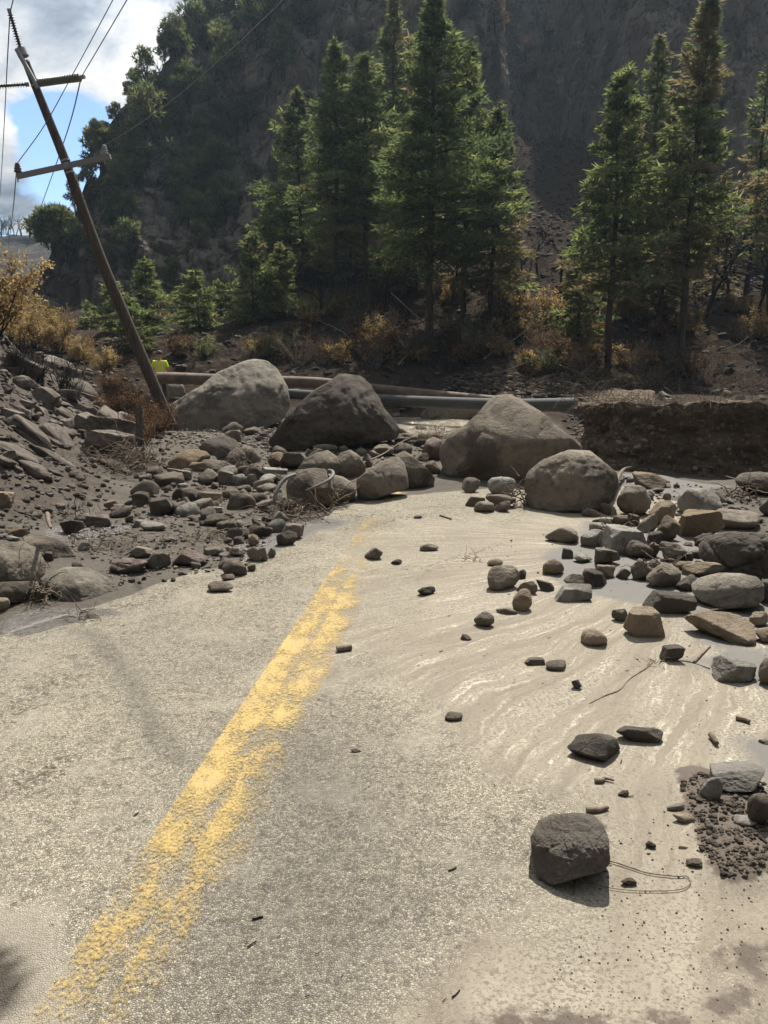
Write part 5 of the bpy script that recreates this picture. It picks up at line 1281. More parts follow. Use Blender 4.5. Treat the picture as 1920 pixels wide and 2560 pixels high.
skin('shirt', [(0, 0, .90, .185, .135), (0, 0, 1.12, .17, .125), (0, .01, 1.32, .19, .13), (0, .01, 1.45, .10, .085), (-.19, 0, 1.42, .085), (-.25, .02, 1.20, .075), (.19, 0, 1.42, .085), (.25, .02, 1.20, .075), (0, 0, .82, .185, .13)],
     [(0, 1), (1, 2), (2, 3), (2, 4), (4, 5), (2, 6), (6, 7), (0, 8)], M['shirt'], worker)
skin('trousers', [(0, 0, .90, .15, .12), (-.10, 0, .84, .105), (-.11, .02, .50, .08), (-.11, 0, .12, .07), (.10, 0, .84, .105), (.11, .02, .50, .08), (.11, 0, .12, .07)], [(0, 1), (1, 2), (2, 3), (0, 4), (4, 5), (5, 6)], M['trouser'], worker)
for s in (-1, 1): skin('boot', [(.11 * s, -.02, .07, .06), (.11 * s, .08, .05, .05), (.11 * s, .19, .04, .045)], [(0, 1), (1, 2)], M['boot'], worker)
mb = MB(); zc = np.linspace(0, 1, 8); mb.tube(np.stack([zc * 0, zc * 0 + .02, 1.69 + .13 * zc], 1), .112 * np.sqrt(1 - zc ** 2 * .97), 16); mb.box((0, .14, 1.70), (.16, .12, .012))
link('cap', mb.build('cap', simple('dark_cap', (.03, .035, .03), .7), True), (0, 0, 0), worker)
for s in (-1, 1):
    mb = MB()
    mb.box((.11 * s, .38, 1.08), (.075, .08, .03))
    for f in range(4): mb.tube([(.11 * s + (-.03 + .02 * f), .41, 1.08), (.11 * s + (-.03 + .02 * f), .46 + .01 * (f in (1, 2)), 1.07), (.11 * s + (-.03 + .02 * f), .48, 1.045)], .009, 5)
    mb.tube([(.11 * s - .04 * s, .35, 1.08), (.11 * s - .065 * s, .39, 1.07), (.11 * s - .06 * s, .42, 1.06)], .011, 5)
    link('hand', mb.build('hand', M['skin'], True), (0, 0, 0), worker)

# ------------------------------------------------------------------ driftwood, roots, twigs
r3 = np.random.default_rng(31)
def curl(p, d, L, n=8, wob=.35, droop=0.):
    d = np.array(d, float); d /= np.linalg.norm(d); P = [np.array(p, float)]
    for i in range(n):
        d = d + r3.normal(size=3) * wob; d[2] -= droop; d /= np.linalg.norm(d); P.append(P[-1] + d * L / n)
    return np.array(P)
def tangle(px, py, rad, n, L, th, label, up=.4, mat='drift', name='root_tangle', cat='roots', zoff=.02, flat=.5, pull=0.):
    g = hit(px, py); g[1] -= pull; mb = MB()
    for _ in range(n):
        p = g + (r3.normal(0, rad * .5), r3.normal(0, rad * .35), zoff + abs(r3.normal(0, rad * flat * .5)))
        C_ = curl(p, (r3.normal(), r3.normal() * .6, r3.normal() * up), L * r3.uniform(.4, 1.2), 7, .38)
        C_[:, 2] = np.maximum(C_[:, 2], g[2] + .004)
        mb.tube(C_, np.linspace(th * r3.uniform(.5, 1.3), th * .25, len(C_)), 4, cap=False)
    return link(name, mb.build(name, M[mat], True, origin=g), g, None, label, cat, kind='stuff')
tangle(352, 1175, .34, 150, .55, .008, "tangle of washed roots round the foot of the steel post", .9, flat=.9)
tangle(300, 1185, .40, 60, .5, .007, "dead grass and roots left of the steel post", .5, flat=.4)
tangle(230, 1150, .5, 50, .5, .006, "flattened dead twigs on the slope above the puddle", .3, flat=.2)
tangle(835, 1262, .16, 36, .38, .010, "roots caught at the foot of the boulder with the hose", .9, flat=1.2, pull=.12)
tangle(740, 1300, .34, 60, .4, .007, "muddy twigs scattered between the stones and the road", .3, flat=.3)
tangle(720, 1285, .3, 40, .4, .006, "twigs below the hose boulder's left end", .3, flat=.4)
tangle(1300, 1262, .14, 40, .30, .008, "roots hanging between the largest and the round-topped boulder", 1.2, flat=1.6, pull=.05)
tangle(1545, 1345, .16, 18, .3, .006, "thin twigs on the low muddy rock", .8, flat=1.)
tangle(1480 + 1380 / 3.77, 1160 + 330 / 3.77, .18, 26, .35, .010, "roots in front of the farthest grey rock at the right edge", .8, flat=.8)
tangle(1640, 1440, .16, 22, .3, .006, "roots wrapped about the crumbly rock at the back of the silt pond", 1., flat=1.2)
tangle(118, 1500, .14, 40, .30, .006, "root fringe at the left foot of the tilted boulder", .8, flat=1.2, pull=.05)
tangle(1040, 1195, .2, 30, .4, .007, "twigs behind the wedge boulder", .6, flat=.8)
tangle(1090, 1098, .5, 70, .5, .007, "green-brown twigs and reeds in the gap before the creek", .6, 'grass' if False else 'drift', flat=.5)
tangle(600, 1185, .25, 40, .4, .007, "roots caught among the back left rocks", .7, flat=1.)
tangle(1180, 1512 - 110, .10, 12, .12, .003, "crumbs of bark beside the flat fragment", .2, flat=.1)
tangle(520, 1350, .4, 50, .3, .005, "fine plant litter on the silt channel", .2, flat=.1)
tangle(270, 1370, .5, 70, .25, .004, "plant litter on the mud under the slope", .2, flat=.1)
tangle(150, 1290, .5, 80, .25, .004, "charred stubble by the puddle", .8, mat='char', flat=.1, name='stubble')
tangle(1640, 1663, .07, 16, .10, .0018, "fine roots by the small dark block", .3, flat=.2)
tangle(205, 1545, .10, 20, .18, .004, "scrap of roots below the tilted boulder", .4, flat=.3)
def stick(pxs, rad, label, name='stick', mat='drift', cat='stick', lift=.0, k=6):
    P = [hit(*p) + (0, 0, rad[0] + lift) for p in pxs]
    return tube_thing(name, P, rad, M[mat], label, cat, k, 30)
cc = lambda x, y, c: (c[0] + x / c[2], c[1] + y / c[2])
stick([cc(480, 1130, c4), cc(545, 1118, c4), cc(622, 1102, c4)], [.010, .012, .007], "short stick lying just behind the biggest foreground rock")
stick([cc(535, 935, c4), cc(580, 930, c4), cc(600, 912, c4), cc(660, 925, c4)], [.010, .008, .004], "bent piece of bark above the biggest foreground rock")
stick([cc(1290, 640, c4), cc(1325, 700, c4)], [.016, .010], "stubby wood fragment left of the round wet patch")
stick([cc(1450, 525, c4), cc(1500, 530, c4), cc(1540, 545, c4)], [.012, .010], "flat dark wood fragment near the right edge")
stick([cc(524, 85, c5), cc(620, 72, c5)], [.018, .016], "short thick stub of wood on the yellow line")
stick([cc(960, 980, c5b), cc(1040, 905, c5b), cc(1115, 822, c5b)], [.008, .006, .004], "thin straight twig in front of the long rugged rock")
stick([cc(640, 965, c5b), cc(760, 968, c5b), cc(900, 975, c5b), cc(1110, 1040, c5b)], [.004, .003, .003], "long thin root trailing right from the small dark block")
stick([cc(930, 130, c4), cc(870, 190, c4), cc(760, 265, c4), cc(700, 330, c4), cc(600, 370, c4), cc(500, 425, c4)], [.002, .004, .002, .004, .0015], "line of dark root running down the silt fan")
stick([cc(1095, 500, c5b), cc(1180, 488, c5b), cc(1270, 478, c5b)], [.008, .006], "dark twig lying under the two-lobed boulder")
LP = [(405, 1515), (480, 1500), (560, 1460), (640, 1458), (760, 1490), (880, 1530), (1060, 1550), (1130, 1555), (1155, 1580), (1120, 1620), (1020, 1650), (800, 1645), (620, 1620), (500, 1590), (450, 1555), (418, 1520)]
PL = [(at(*cc(x, y, c4), hit(1420, 2203)[1] - .10) if i < 0 else (hit(*cc(x, y, c4)) + (0, 0, .006))) for i, (x, y) in enumerate(LP) if i > 1]
tube_thing('root', PL, [.0025, .002, .0016, .0013, .001], M['drift'], "thin root lying in a wide loop beside the biggest foreground rock", 'root', 6, 60)
stick([cc(400, 1660, c4), cc(410, 1590, c4), cc(402, 1520, c4), cc(430, 1500, c4)], [.002, .003], "frayed fine root at the start of the wide loop", 'root')
stick([(1500, 1285), (1528, 1258), (1545, 1215), (1560, 1195), (1577, 1190)], [.012, .03, .035, .02, .008], "dark crooked branch standing right of the round-topped boulder", 'branch', lift=.12)
stick([cc(60, 1050, c2), cc(370, 880, (640, 560, 2.592)), (1100, 1075)], [.012, .012, .01], "thin pole-like stick lying behind the wedge boulder", 'branch') if False else None
stick([(905, 1178), (960, 1150), (1010, 1118), (1060, 1096)], [.014, .012, .008], "long stick lying across the cobbles behind the wedge boulder", 'branch', lift=.10)
stick([(1128, 1300), (1100, 1292)], [.01, .01], "bark scrap near the upright angular stone")
stick([(785, 1280), (800, 1262), (828, 1248), (842, 1225), (850, 1210)], [.022, .026, .022, .014], "gnarled root leaning on the boulder with the hose", 'root', lift=.05)
stick([(1752, 1180), (1800, 1190), (1842, 1200)], [.012, .010, .008], "thin branch lying on the bright silt below the bank", 'branch')
stick([cc(1450, 700, (1280, 1100, 2.592)), cc(1180, 650, c3)], [.008, .006], "dark twig before the black crumbly lump")
stick([cc(340, 855, c1), cc(350, 920, c1), cc(365, 975, c1)], [.02, .016, .01], "root hanging over the tilted boulder's top", 'root', lift=.45)
# small chips of bark and dark litter on the road
mb = MB()
for _ in range(420):
    if r3.random() < .5: px, py = r3.uniform(0, 1250), 1400 + 1150 * r3.random() ** 1.5
    else: px, py = r3.uniform(900, 1900), r3.uniform(1330, 2100)
    g = hit(px, py); L = r3.uniform(.004, .016) * (1 if r3.random() < .88 else 2.2); a = r3.normal(.5, .5)
    P = curl(g + (0, 0, .003), (cos(a), sin(a), 0), L, 3, .2); P[:, 2] = g[2] + .004; mb.tube(P, L * r3.uniform(.04, .09), 5)
link('bark_litter', mb.build('bark_litter', M['char'], False), kind='stuff', label="small dark chips of bark and twig scattered over the road", cat='litter')
# the thin debris line left of the road stripe etc.
mb = MB()
for path in ([(0, 1800), (60, 1762), (130, 1712), (230, 1700)], [(560, 1440), (620, 1420), (700, 1398), (760, 1380)], [(700, 1440), (640, 1462), (560, 1470)], [(0, 1990), (90, 1950), (150, 1900)], [(1060, 1430), (1150, 1395), (1260, 1360)], [(880, 1300), (980, 1280), (1090, 1265)], [(860, 1330), (980, 1300), (1060, 1290)], [(700, 1260), (760, 1300), (900, 1290)], [(480, 1450), (380, 1500), (250, 1530)]):
    Pp = smooth_path([hit(*p) for p in path], 60)
    for q in Pp:
        for _ in range(2):
            L = r3.uniform(.008, .03); a = r3.uniform(-.3, 1.2); p = q + (r3.normal(0, .05), r3.normal(0, .05), .004); C_ = curl(p, (cos(a), sin(a), .0), L, 3, .3); C_[:, 2] = p[2]; mb.tube(C_, .0014, 3)
link('twig_litter', mb.build('twig_litter', M['drift'], False), kind='stuff', label="lines of fine twigs washed together on the road", cat='litter')
# root fringe of the cut bank
mb = MB()
for _ in range(420):
    j = int(r3.integers(20, 225)); i = int(r3.integers(44, 52)); p = bp[i, j] + (0, -.03, 0)
    C_ = curl(p, (r3.normal(0, .5), -.25, r3.uniform(-1.2, .5)), r3.uniform(.1, .55), 7, .28, .10); mb.tube(C_, np.linspace(.009 * r3.uniform(.4, 1), .002, len(C_)), 4, cap=False)
for _ in range(260):
    j = int(r3.integers(20, 225)); p = bp[48, j] + (r3.normal(0, .2), r3.uniform(.0, .9), .0)
    C_ = curl(p, (r3.normal(), -.3, r3.uniform(.0, .8)), r3.uniform(.2, .9), 7, .3, .03); mb.tube(C_, np.linspace(.010 * r3.uniform(.4, 1), .002, len(C_)), 4, cap=False)
link('root_fringe', mb.build('root_fringe', M['drift'], True), kind='stuff', label="roots and dead twigs fringing the top of the cut bank", cat='roots')
# ------------------------------------------------------------------ vegetation
r4 = np.random.default_rng(77)
def leaves(P, Dr, L, Wd, tone, jitter=.5, quad=False):
    """one narrow triangle-pair per leaf: P (n,3) bases, Dr (n,3) directions"""
    n = len(P); Dr = Dr + r4.normal(size=(n, 3)) * jitter; Dr /= np.linalg.norm(Dr, axis=1)[:, None] + 1e-9
    s = np.cross(Dr, r4.normal(size=(n, 3))); s /= np.linalg.norm(s, axis=1)[:, None] + 1e-9
    L = np.broadcast_to(L, (n,)) * r4.uniform(.6, 1.3, n); Wd = np.broadcast_to(Wd, (n,)) * r4.uniform(.7, 1.3, n)
    a = P; b = P + Dr * (L * .55)[:, None] + s * (Wd * .5)[:, None]; c = P + Dr * L[:, None]; 
    if not quad:
        V = np.stack([a - s * (Wd * .35)[:, None], a + s * (Wd * .5)[:, None], c], 1).reshape(-1, 3); i = np.arange(n) * 3
        return V, np.stack([i, i + 1, i + 2], 1), np.repeat(tone, 3)
    b2 = P + Dr * (L * .45)[:, None] - s * (Wd * .5)[:, None]
    V = np.stack([a, b, c, b2], 1).reshape(-1, 3); i = np.arange(n) * 4
    return V, np.stack([i, i + 1, i + 2, i + 3], 1), np.repeat(tone, 4)
def conifer(name, H, R, bf, seed, dens=1., burn=lambda t: .05, tone0=.25, lean=0., profp=.8, leaf=.34, bare=16):
    g = np.random.default_rng(seed)
    tr = MB(); z = np.linspace(-.4, H, 14); bx = np.cumsum(g.normal(0, H * .004, 14)); by = np.cumsum(g.normal(0, H * .004, 14))
    ax = np.stack([bx + lean * z, by, z], 1); rt = H * .0125
    tr.tube(ax, rt * (1 - np.clip(z, 0, H) / H) ** .8 + .012, 8, a=0.)
    P, D_, T_, Lf = [], [], [], []
    nb = int(H * (1 - bf) * 13 * dens ** .5)
    for i in range(nb):
        t = (i // 5 * 5 + 1.2 * g.random()) / nb; zz = H * (bf + (1 - bf) * t)
        L = R * ((1 - t) ** profp * (.78 + .22 * min(1, t * 5)) + .04) * g.uniform(.45, 1.3) * 1.15
        az = i * 2.39996 + g.normal(0, .4); L *= (1 + .22 * sin(az + seed) + .14 * sin(t * 17 + seed * 2)) * (.3 if g.random() < .12 else 1.); el = np.interp(t, [0, .5, 1], [-.22, .12, .9]) + g.normal(0, .12)
        c0_ = np.array([np.interp(zz, z, ax[:, 0]), np.interp(zz, z, ax[:, 1]), zz])
        h = np.array([cos(az), sin(az), 0]); s = np.linspace(0, 1, 6)
        B = c0_ + np.outer(s * L * cos(el), h); B[:, 2] += L * (s * sin(el) - .16 * s ** 2 + .14 * s ** 4) + g.normal(0, .02, 6).cumsum()
        if L > .25: tr.tube(B, np.linspace(.008 + .014 * L, .005, 6), 3, cap=False)
        brown = g.random() < burn(t); tb = g.uniform(.78, 1.) if brown else np.clip(tone0 + g.normal(0, .12), 0, .62)
        m = int((17 + 50 * L) * dens); ss = g.uniform(.12, 1, m) ** .8; side = g.normal(0, .30, m) * (1.05 - ss * .75) * L
        q = np.stack([np.interp(ss, s, B[:, k]) for k in range(3)], 1); lat = np.array([-h[1], h[0], 0])
        q += np.outer(side, lat); q[:, 2] += g.normal(0, .035, m) * (1 + L * .3) - .12 * np.abs(side)
        P.append(q); D_.append(h + np.outer(np.sign(side) * .9, lat) + (0, 0, .05)); T_.append(np.clip(tb + g.normal(0, .15, m), 0, 1)); Lf.append(np.full(m, 1.))
    for i in range(bare):
        zz = H * g.uniform(.05, bf + .1); az = g.random() * 6.28; L = R * g.uniform(.2, .6); c0_ = np.array([np.interp(zz, z, ax[:, 0]), np.interp(zz, z, ax[:, 1]), zz])
        s = np.linspace(0, 1, 5); B = c0_ + np.outer(s * L, (cos(az), sin(az), 0)); B[:, 2] -= .3 * L * s ** 1.5; tr.tube(B, np.linspace(.022, .005, 5), 3, cap=False)
    P = np.vstack(P); D_ = np.vstack(D_); T_ = np.concatenate(T_)
    V, F, A = leaves(P, D_, leaf, leaf * .33, T_, .6)
    return tr.build(name + '_trunk', M['bark'] if burn(.2) < .6 else M['char'], True), mesh(name + '_crown', V, F, M['needle'], False, {'tone': A})
def plant_tree(px, py_base, py_top, Rpx, bf, seed, label, group, Y=None, name='conifer', cat='conifer', **k):
    if Y is None: g = hit(px, py_base)
    else: x = at(px, 900, Y)[0]; g = np.array([x, Y, float(gzi(x, Y))])
    H = at(px, py_top, g[1])[2] - g[2]; R = Rpx * g[1] / FPX
    trm, crm = conifer(name, H, R, bf, seed, **k)
    o = thing(name, g, label, cat, group)
    link('trunk', trm, parent=o); link('crown', crm, parent=o)
    return o, g
G1 = 'tall conifers at the foot of the cliff'
lowburn = lambda t: .85 if t < .12 else (.25 if t < .3 else .04)
plant_tree(1068, 892, -25, 150, .30, 1, "tallest green conifer, its thick trunk standing at the middle of the creek bank", G1, dens=1.2, burn=lambda t: .12 if t < .2 else .02, tone0=.20)
plant_tree(846, 775, 104, 108, .30, 2, "tall green conifer with a dark lower trunk, second from left in the big stand", G1, dens=1.1, burn=lambda t: .3 if t < .2 else .03, tone0=.22)
plant_tree(918, 795, 132, 100, .40, 3, "tall conifer with a bare reddish lower trunk, left of the tallest one", G1, burn=lambda t: .3 if t < .15 else .04, tone0=.28)
plant_tree(755, 715, 225, 98, .12, 4, "green conifer at the left end of the big stand", G1, burn=lambda t: .1, tone0=.3)
plant_tree(1160, 0, 122, 110, .30, 5, "green conifer just right of the tallest one, crowns touching", G1, Y=41, burn=lambda t: .1 if t < .3 else .02, tone0=.33)
plant_tree(1222, 0, 262, 92, .22, 6, "bright green conifer at the right end of the big stand, scorched below", G1, Y=38, burn=lambda t: .9 if t < .22 else (.4 if t < .4 else .03), tone0=.40)
plant_tree(985, 0, 2, 92, .25, 7, "half-scorched conifer behind the tallest one", G1, Y=52, burn=lambda t: .45, tone0=.35, leaf=.40, dens=.8)
plant_tree(1010, 0, 300, 80, .05, 27, "shaded conifer low between the trunks of the big stand", G1, Y=47, burn=lambda t: .35, tone0=.25, leaf=.38, dens=.7)
plant_tree(880, 0, 330, 75, .05, 28, "dim conifer behind the gap of the two left trunks", G1, Y=50, burn=lambda t: .4, tone0=.3, leaf=.38, dens=.7)
plant_tree(1275, 745, 512, 52, .25, 8, "small fully browned conifer on the scree edge", 'scorched conifers', burn=lambda t: 1., dens=.8)
plant_tree(1245, 765, 560, 40, .3, 29, "thin browned sapling beside the small browned conifer", 'scorched conifers', burn=lambda t: .9, dens=.7)
G2_ = 'conifers right of the gully'
plant_tree(1522, 908, 166, 108, .28, 9, "green conifer at the left of the right-hand stand, lower branches bare", G2_, burn=lambda t: .3 if t < .2 else .05, tone0=.38, dens=1.15)
plant_tree(1597, 0, 96, 88, .2, 10, "pointed green conifer in the middle of the right-hand stand", G2_, Y=42, burn=lambda t: .2, tone0=.42)
plant_tree(1692, 915, -12, 112, .27, 11, "tallest conifer of the right-hand stand with browned top and lower boughs", G2_, burn=lambda t: .75 if t < .2 else (.55 if t > .68 else .15), tone0=.32, dens=1.15)
plant_tree(1640, 0, 285, 84, .15, 12, "mixed green and rust conifer between the two tall right-hand trunks", G2_, Y=39, burn=lambda t: .5, tone0=.42)
plant_tree(1852, 0, 160, 72, .30, 13, "thin scorched conifer near the right edge", G2_, Y=43, burn=lambda t: .7 if t < .5 else .15, tone0=.35, dens=.6, bare=40)
plant_tree(1915, 0, 104, 88, .35, 14, "scorched conifer cut by the right edge", G2_, Y=38, burn=lambda t: .7 if t < .5 else .2, tone0=.4, dens=.8, bare=40)
plant_tree(1445, 0, 560, 62, .1, 15, "low green conifer leaning out left of the right-hand stand", G2_, Y=36, burn=lambda t: .15, tone0=.4)
plant_tree(1768, 0, 430, 66, .1, 35, "rust-brown conifer behind the tallest right-hand trunk", G2_, Y=44, burn=lambda t: .9, dens=.7)
G3 = 'young conifers along the creek on the left'
for px, pb, pt, Rp, Y, lab in [(372, 0, 648, 66, 43, "bushy young conifer right of the pole's lower part"), (300, 0, 700, 50, 41, "young conifer partly hidden by the leaning pole"), (502, 0, 680, 64, 41, "pointed young conifer above the huge back-left boulder"),
        (637, 0, 585, 68, 41, "taller bright young conifer between the left group and the big stand"), (570, 0, 705, 50, 45, "dark young conifer between two brighter ones"), (447, 0, 730, 46, 47, "small dark conifer in the gap right of the bushy one"),
        (705, 0, 610, 62, 42, "leafy young conifer at the left foot of the big stand"), (690, 0, 500, 60, 50, "dark conifer behind the young ones"), (235, 0, 760, 40, 46, "small conifer between the pole and the tan bush"), (335, 0, 745, 48, 36, "low conifer directly behind the worker")]:
    plant_tree(px, pb, pt, Rp, .03, px, lab, G3, Y=Y, burn=lambda t: .03, tone0=.38, profp=.72, dens=1.3, leaf=.30, bare=4)

# rounded pines and junipers on the cliff: four shapes, shared
def round_tree(name, seed, n=26, per=70, R=1., H=2.2, mat='juniper', leaf=.24, tone=(.1, .9), flat=.7):
    g = np.random.default_rng(seed); tr = MB(); P, D_, T_ = [], [], []
    tr.tube([(0, 0, -.5), (.04, 0, .3), (.1 * g.normal(), .1 * g.normal(), H * .6)], [.10, .08, .03], 6)
    for i in range(n):
        a = g.random() * 6.28; u = g.random() ** .5; z = H * g.uniform(.12, 1.) ; w_ = R * u * np.interp(z / H, [0, .35, .8, 1], [.75, 1., .72, .25])
        c = np.array([cos(a) * w_, sin(a) * w_, z]); tr.tube(smooth_path([(0, 0, z * .35), c * (.5, .5, .7), c], 5), [.03, .012], 3, cap=False)
        cr = R * g.uniform(.18, .34); q = g.normal(size=(per, 3)); q /= np.linalg.norm(q, axis=1)[:, None]; rad = cr * g.uniform(.35, 1., per) ** .6
        P.append(c + q * rad[:, None] * (1, 1, flat)); D_.append(q + (0, 0, .4)); T_.append(np.clip(g.uniform(*tone) + g.normal(0, .1, per), 0, 1))
    V, F, A = leaves(np.vstack(P), np.vstack(D_), leaf, leaf * .42, np.concatenate(T_), .5)
    return tr.build(name + '_stem', M['bark'], True), mesh(name + '_crown', V, F, M[mat], False, {'tone': A})
RTREE = [round_tree('juniper', 60 + i, n=[26, 34, 20, 30][i], H=[2.0, 1.5, 2.6, 1.8][i]) for i in range(4)]
SCR = [round_tree('scrub', 70 + i, n=14, per=70, H=1.3, mat='rustleaf', leaf=.14) for i in range(2)]
def put_round(p, s, label, group, k=None, sz=1., src=RTREE, name='juniper', cat='tree'):
    k = int(r4.integers(len(src))) if k is None else k
    o = thing(name, p, label, cat, group, rot=(0, 0, r4.uniform(0, 6.28)), scale=(s, s, s * sz))
    link('stem', src[k][0], parent=o); link('crown', src[k][1], parent=o)
GJ = 'pines and junipers clinging to the cliff'
for px, py, rp, sz, lab in [(370, 395, 62, 1., "largest round juniper on the cliff, right of the pole's crossarm"), (300, 495, 42, .9, "round juniper on a ledge below the crossarm's right end"), (455, 500, 48, .8, "wide pale-green juniper in the middle of the left cliff"),
        (262, 335, 26, .9, "bush standing out against the sky on the cliff's shoulder"), (165, 610, 44, .8, "juniper low on the cliff beside the pole"), (545, 420, 26, 1.5, "narrow young pine on a rock ledge of the left cliff"), (470, 235, 42, 1., "pine below the dead tree on the skyline"),
        (505, 330, 32, 1., "juniper beside the pale outcrop"), (620, 300, 34, 1., "juniper right of the pale rounded outcrop"), (520, 380, 28, .8, "small juniper under the pale outcrop"), (400, 260, 32, .8, "juniper just under the skyline left of the dead tree"), (440, 300, 26, .8, "small juniper halfway up the left cliff")]:
    p = cliff_at(px, py); put_round(p - (0, 0, .4), rp * p[1] / FPX / 1.0, lab, GJ, sz=sz)
for px, py, rp, sz, lab in [(432, 150, 34, 1.2, "skyline pine left of the cluster"), (486, 105, 44, 1.4, "dark skyline pine over the steep edge"), (545, 70, 46, 1.3, "broad skyline pine near the top"), (600, 40, 50, 1.2, "skyline pine reaching the top of the picture"), (640, 110, 42, 1.2, "pine on the slope below the skyline cluster"),
        (700, 90, 52, 1.2, "clumped pine right of the skyline cluster"), (710, 170, 40, 1., "pine with flat clumps on the upper cliff"), (560, 160, 40, 1., "pine under the broad skyline pine"), (520, 200, 34, 1., "dark pine on the upper left cliff"), (760, 60, 40, 1., "pine in the notch at the top"), (655, 20, 44, 1.2, "pine at the top edge of the picture")]:
    p = sky_at(px) if px < 560 else cliff_at(px, py); put_round(p + (0, -.5, -.6), rp * p[1] / FPX, lab, GJ, sz=sz, name='pine')
zone = [(110, 560), (240, 420), (330, 300), (430, 140), (560, 30), (760, 40), (860, 200), (800, 420), (700, 560), (620, 700), (250, 720), (110, 700)]
u_, v_ = to_px(cliff_V[:, 0], cliff_V[:, 1], cliff_V[:, 2])
zi = np.where(pdist(u_, v_, zone) > 0)[0]
for q in r4.choice(zi, 70, replace=False):
    p = cliff_V[q]; put_round(p + (0, -.2, -.5), .45 + 1.5 * r4.random() ** 1.8, "one of the small junipers dotted over the left cliff", 'small junipers on the left cliff', name='juniper')
for px, py, rp, lab in [(1310, 130, 26, "browned bush high on the right cliff"), (1300, 215, 34, "browned bush on a ledge of the right cliff, lower of two"), (1375, 95, 14, "tiny browned bush high on the right cliff"), (1085, 60, 40, "brown pine at the top beside the tallest conifer"), (1240, 60, 34, "brown scrub at the top of the right cliff")]:
    p = cliff_at(px, py); put_round(p + (0, -.8, -.3), rp * p[1] / FPX, lab, 'browned bushes on the right cliff', src=SCR, name='scorched_bush', cat='bush', sz=1.1)
for i, px in enumerate([150, 168, 190, 215, 250, 285, 318, 345, 372, 410, 428, 455, 470, 500, 520]):
    p = sky_at(px); put_round(p + (0, -.3, -.5), r4.uniform(.5, .9) if i < 7 else r4.uniform(.8, 1.3), "one of the bushes and small pines along the skyline", 'small trees along the skyline', sz=1.15)
# bare trees
def bare_tree(name, seed, H, depth=5, mat='deadwood', spread=.6, r0=.09):
    g = np.random.default_rng(seed); mb = MB()
    def grow(p, d, L, r, k):
        P = [p]; 
        for _ in range(4): d = d + g.normal(size=3) * .16; d /= np.linalg.norm(d); P.append(P[-1] + d * L / 4)
        mb.tube(P, np.linspace(r, r * .6, 5), 5 if k > 2 else 3, cap=False)
        if k == 0: return
        for _ in range(int(g.integers(2, 5))):
            e = d + g.normal(size=3) * spread; e[2] += .15; e /= np.linalg.norm(e); i = int(g.integers(2, 5)); grow(P[i], e, L * g.uniform(.5, .8), r * .55, k - 1)
    grow(np.array([0, 0, -.2]), np.array([.1, 0, 1.]), H * .4, r0, depth); return mb.build(name, M[mat], True)
for px, py, h, lab in [(392, 215, 3.6, "grey dead tree standing against the sky on the cliff's edge"), (448, 150, 4.6, "bigger bare tree on the skyline among the pines")]:
    p = sky_at(px); link('dead_tree', bare_tree('dead_tree', px, h), p - (0, 0, .3), None, lab, 'dead tree')
# trunks on the far ridge
for i in range(26):
    x = r4.uniform(-131, -112); g = np.random.default_rng(300 + i); yy = 252.; zz = 44.0
    j = np.argmin((fV[:, 0] - x) ** 2 + (fV[:, 2] - fV[:, 2].max()) ** 2 * .3)
    me = bare_tree('burnt_tree', 300 + i, g.uniform(6, 9.5), 2, 'char', .35, .22)
    link('burnt_tree', me, (x, fV[j, 1] - 4, fV[j, 2] - .8), None, "one of the bare burnt trunks in a row on the far ridge", 'burnt tree', 'burnt trunks on the far ridge')

# leafy scorched shrubs
def shrub(name, seed, H, R, stems, nl, leaf, mat, tone=(.2, 1.), stemmat='char', up=1.):
    g = np.random.default_rng(seed); st = MB(); P, D_, T_ = [], [], []
    for i in range(stems):
        a = g.random() * 6.28; d = np.array([cos(a) * R / H, sin(a) * R / H, up]) * (1, 1, 1); d = d * g.uniform(.5, 1.) + (0, 0, .3)
        L = H * g.uniform(.6, 1.1); p = np.array([g.normal(0, R * .12), g.normal(0, R * .12), -.1]); Q = [p]; d /= np.linalg.norm(d)
        for _ in range(6): d = d + g.normal(size=3) * .13; d /= np.linalg.norm(d); Q.append(Q[-1] + d * L / 6)
        Q = np.array(Q); st.tube(Q, np.linspace(.016, .004, 7) * H ** .5, 4, cap=False)
        for _ in range(5):
            k = int(g.integers(2, 6)); e = d + g.normal(size=3) * .6; e /= np.linalg.norm(e); B = Q[k] + np.outer(np.linspace(0, 1, 4), e * L * g.uniform(.15, .4)); st.tube(B, np.linspace(.006, .002, 4) * H ** .5, 3, cap=False)
            if nl:
                m = nl; ss = g.random(m); tb = g.uniform(*tone)
                q = B[0] + np.outer(ss ** .7, B[-1] - B[0]) + g.normal(0, .055 * H ** .5, (m, 3)); P.append(q); D_.append(g.normal(size=(m, 3)) + (0, 0, .3)); T_.append(np.clip(tb + g.normal(0, .12, m), 0, 1))
    sm_ = st.build(name + '_stems', M[stemmat], True)
    if not nl: return sm_, None
    V, F, A = leaves(np.vstack(P), np.vstack(D_), leaf, leaf * .75, np.concatenate(T_), .8, mat in ('tanleaf', 'rustleaf'))
    return sm_, mesh(name + '_leaves', V, F, M[mat], False, {'tone': A})
def put_shrub(g, sh, s, label, group, name='shrub', cat='shrub', rz=None):
    o = thing(name, g, label, cat, group, rot=(0, 0, r4.uniform(0, 6.28) if rz is None else rz), scale=(s, s, s))
    link('stems', sh[0], parent=o)
    if sh[1]: link('leaves', sh[1], parent=o)
    return o
TAN = [shrub('tan_shrub', 400 + i, 1.7, 1.3, 18, 70, .075, 'tanleaf', (.35, 1.)) for i in range(3)]
RUST = [shrub('rust_shrub', 420 + i, 1.2, .8, 26, 50, .042, 'rustleaf') for i in range(2)]
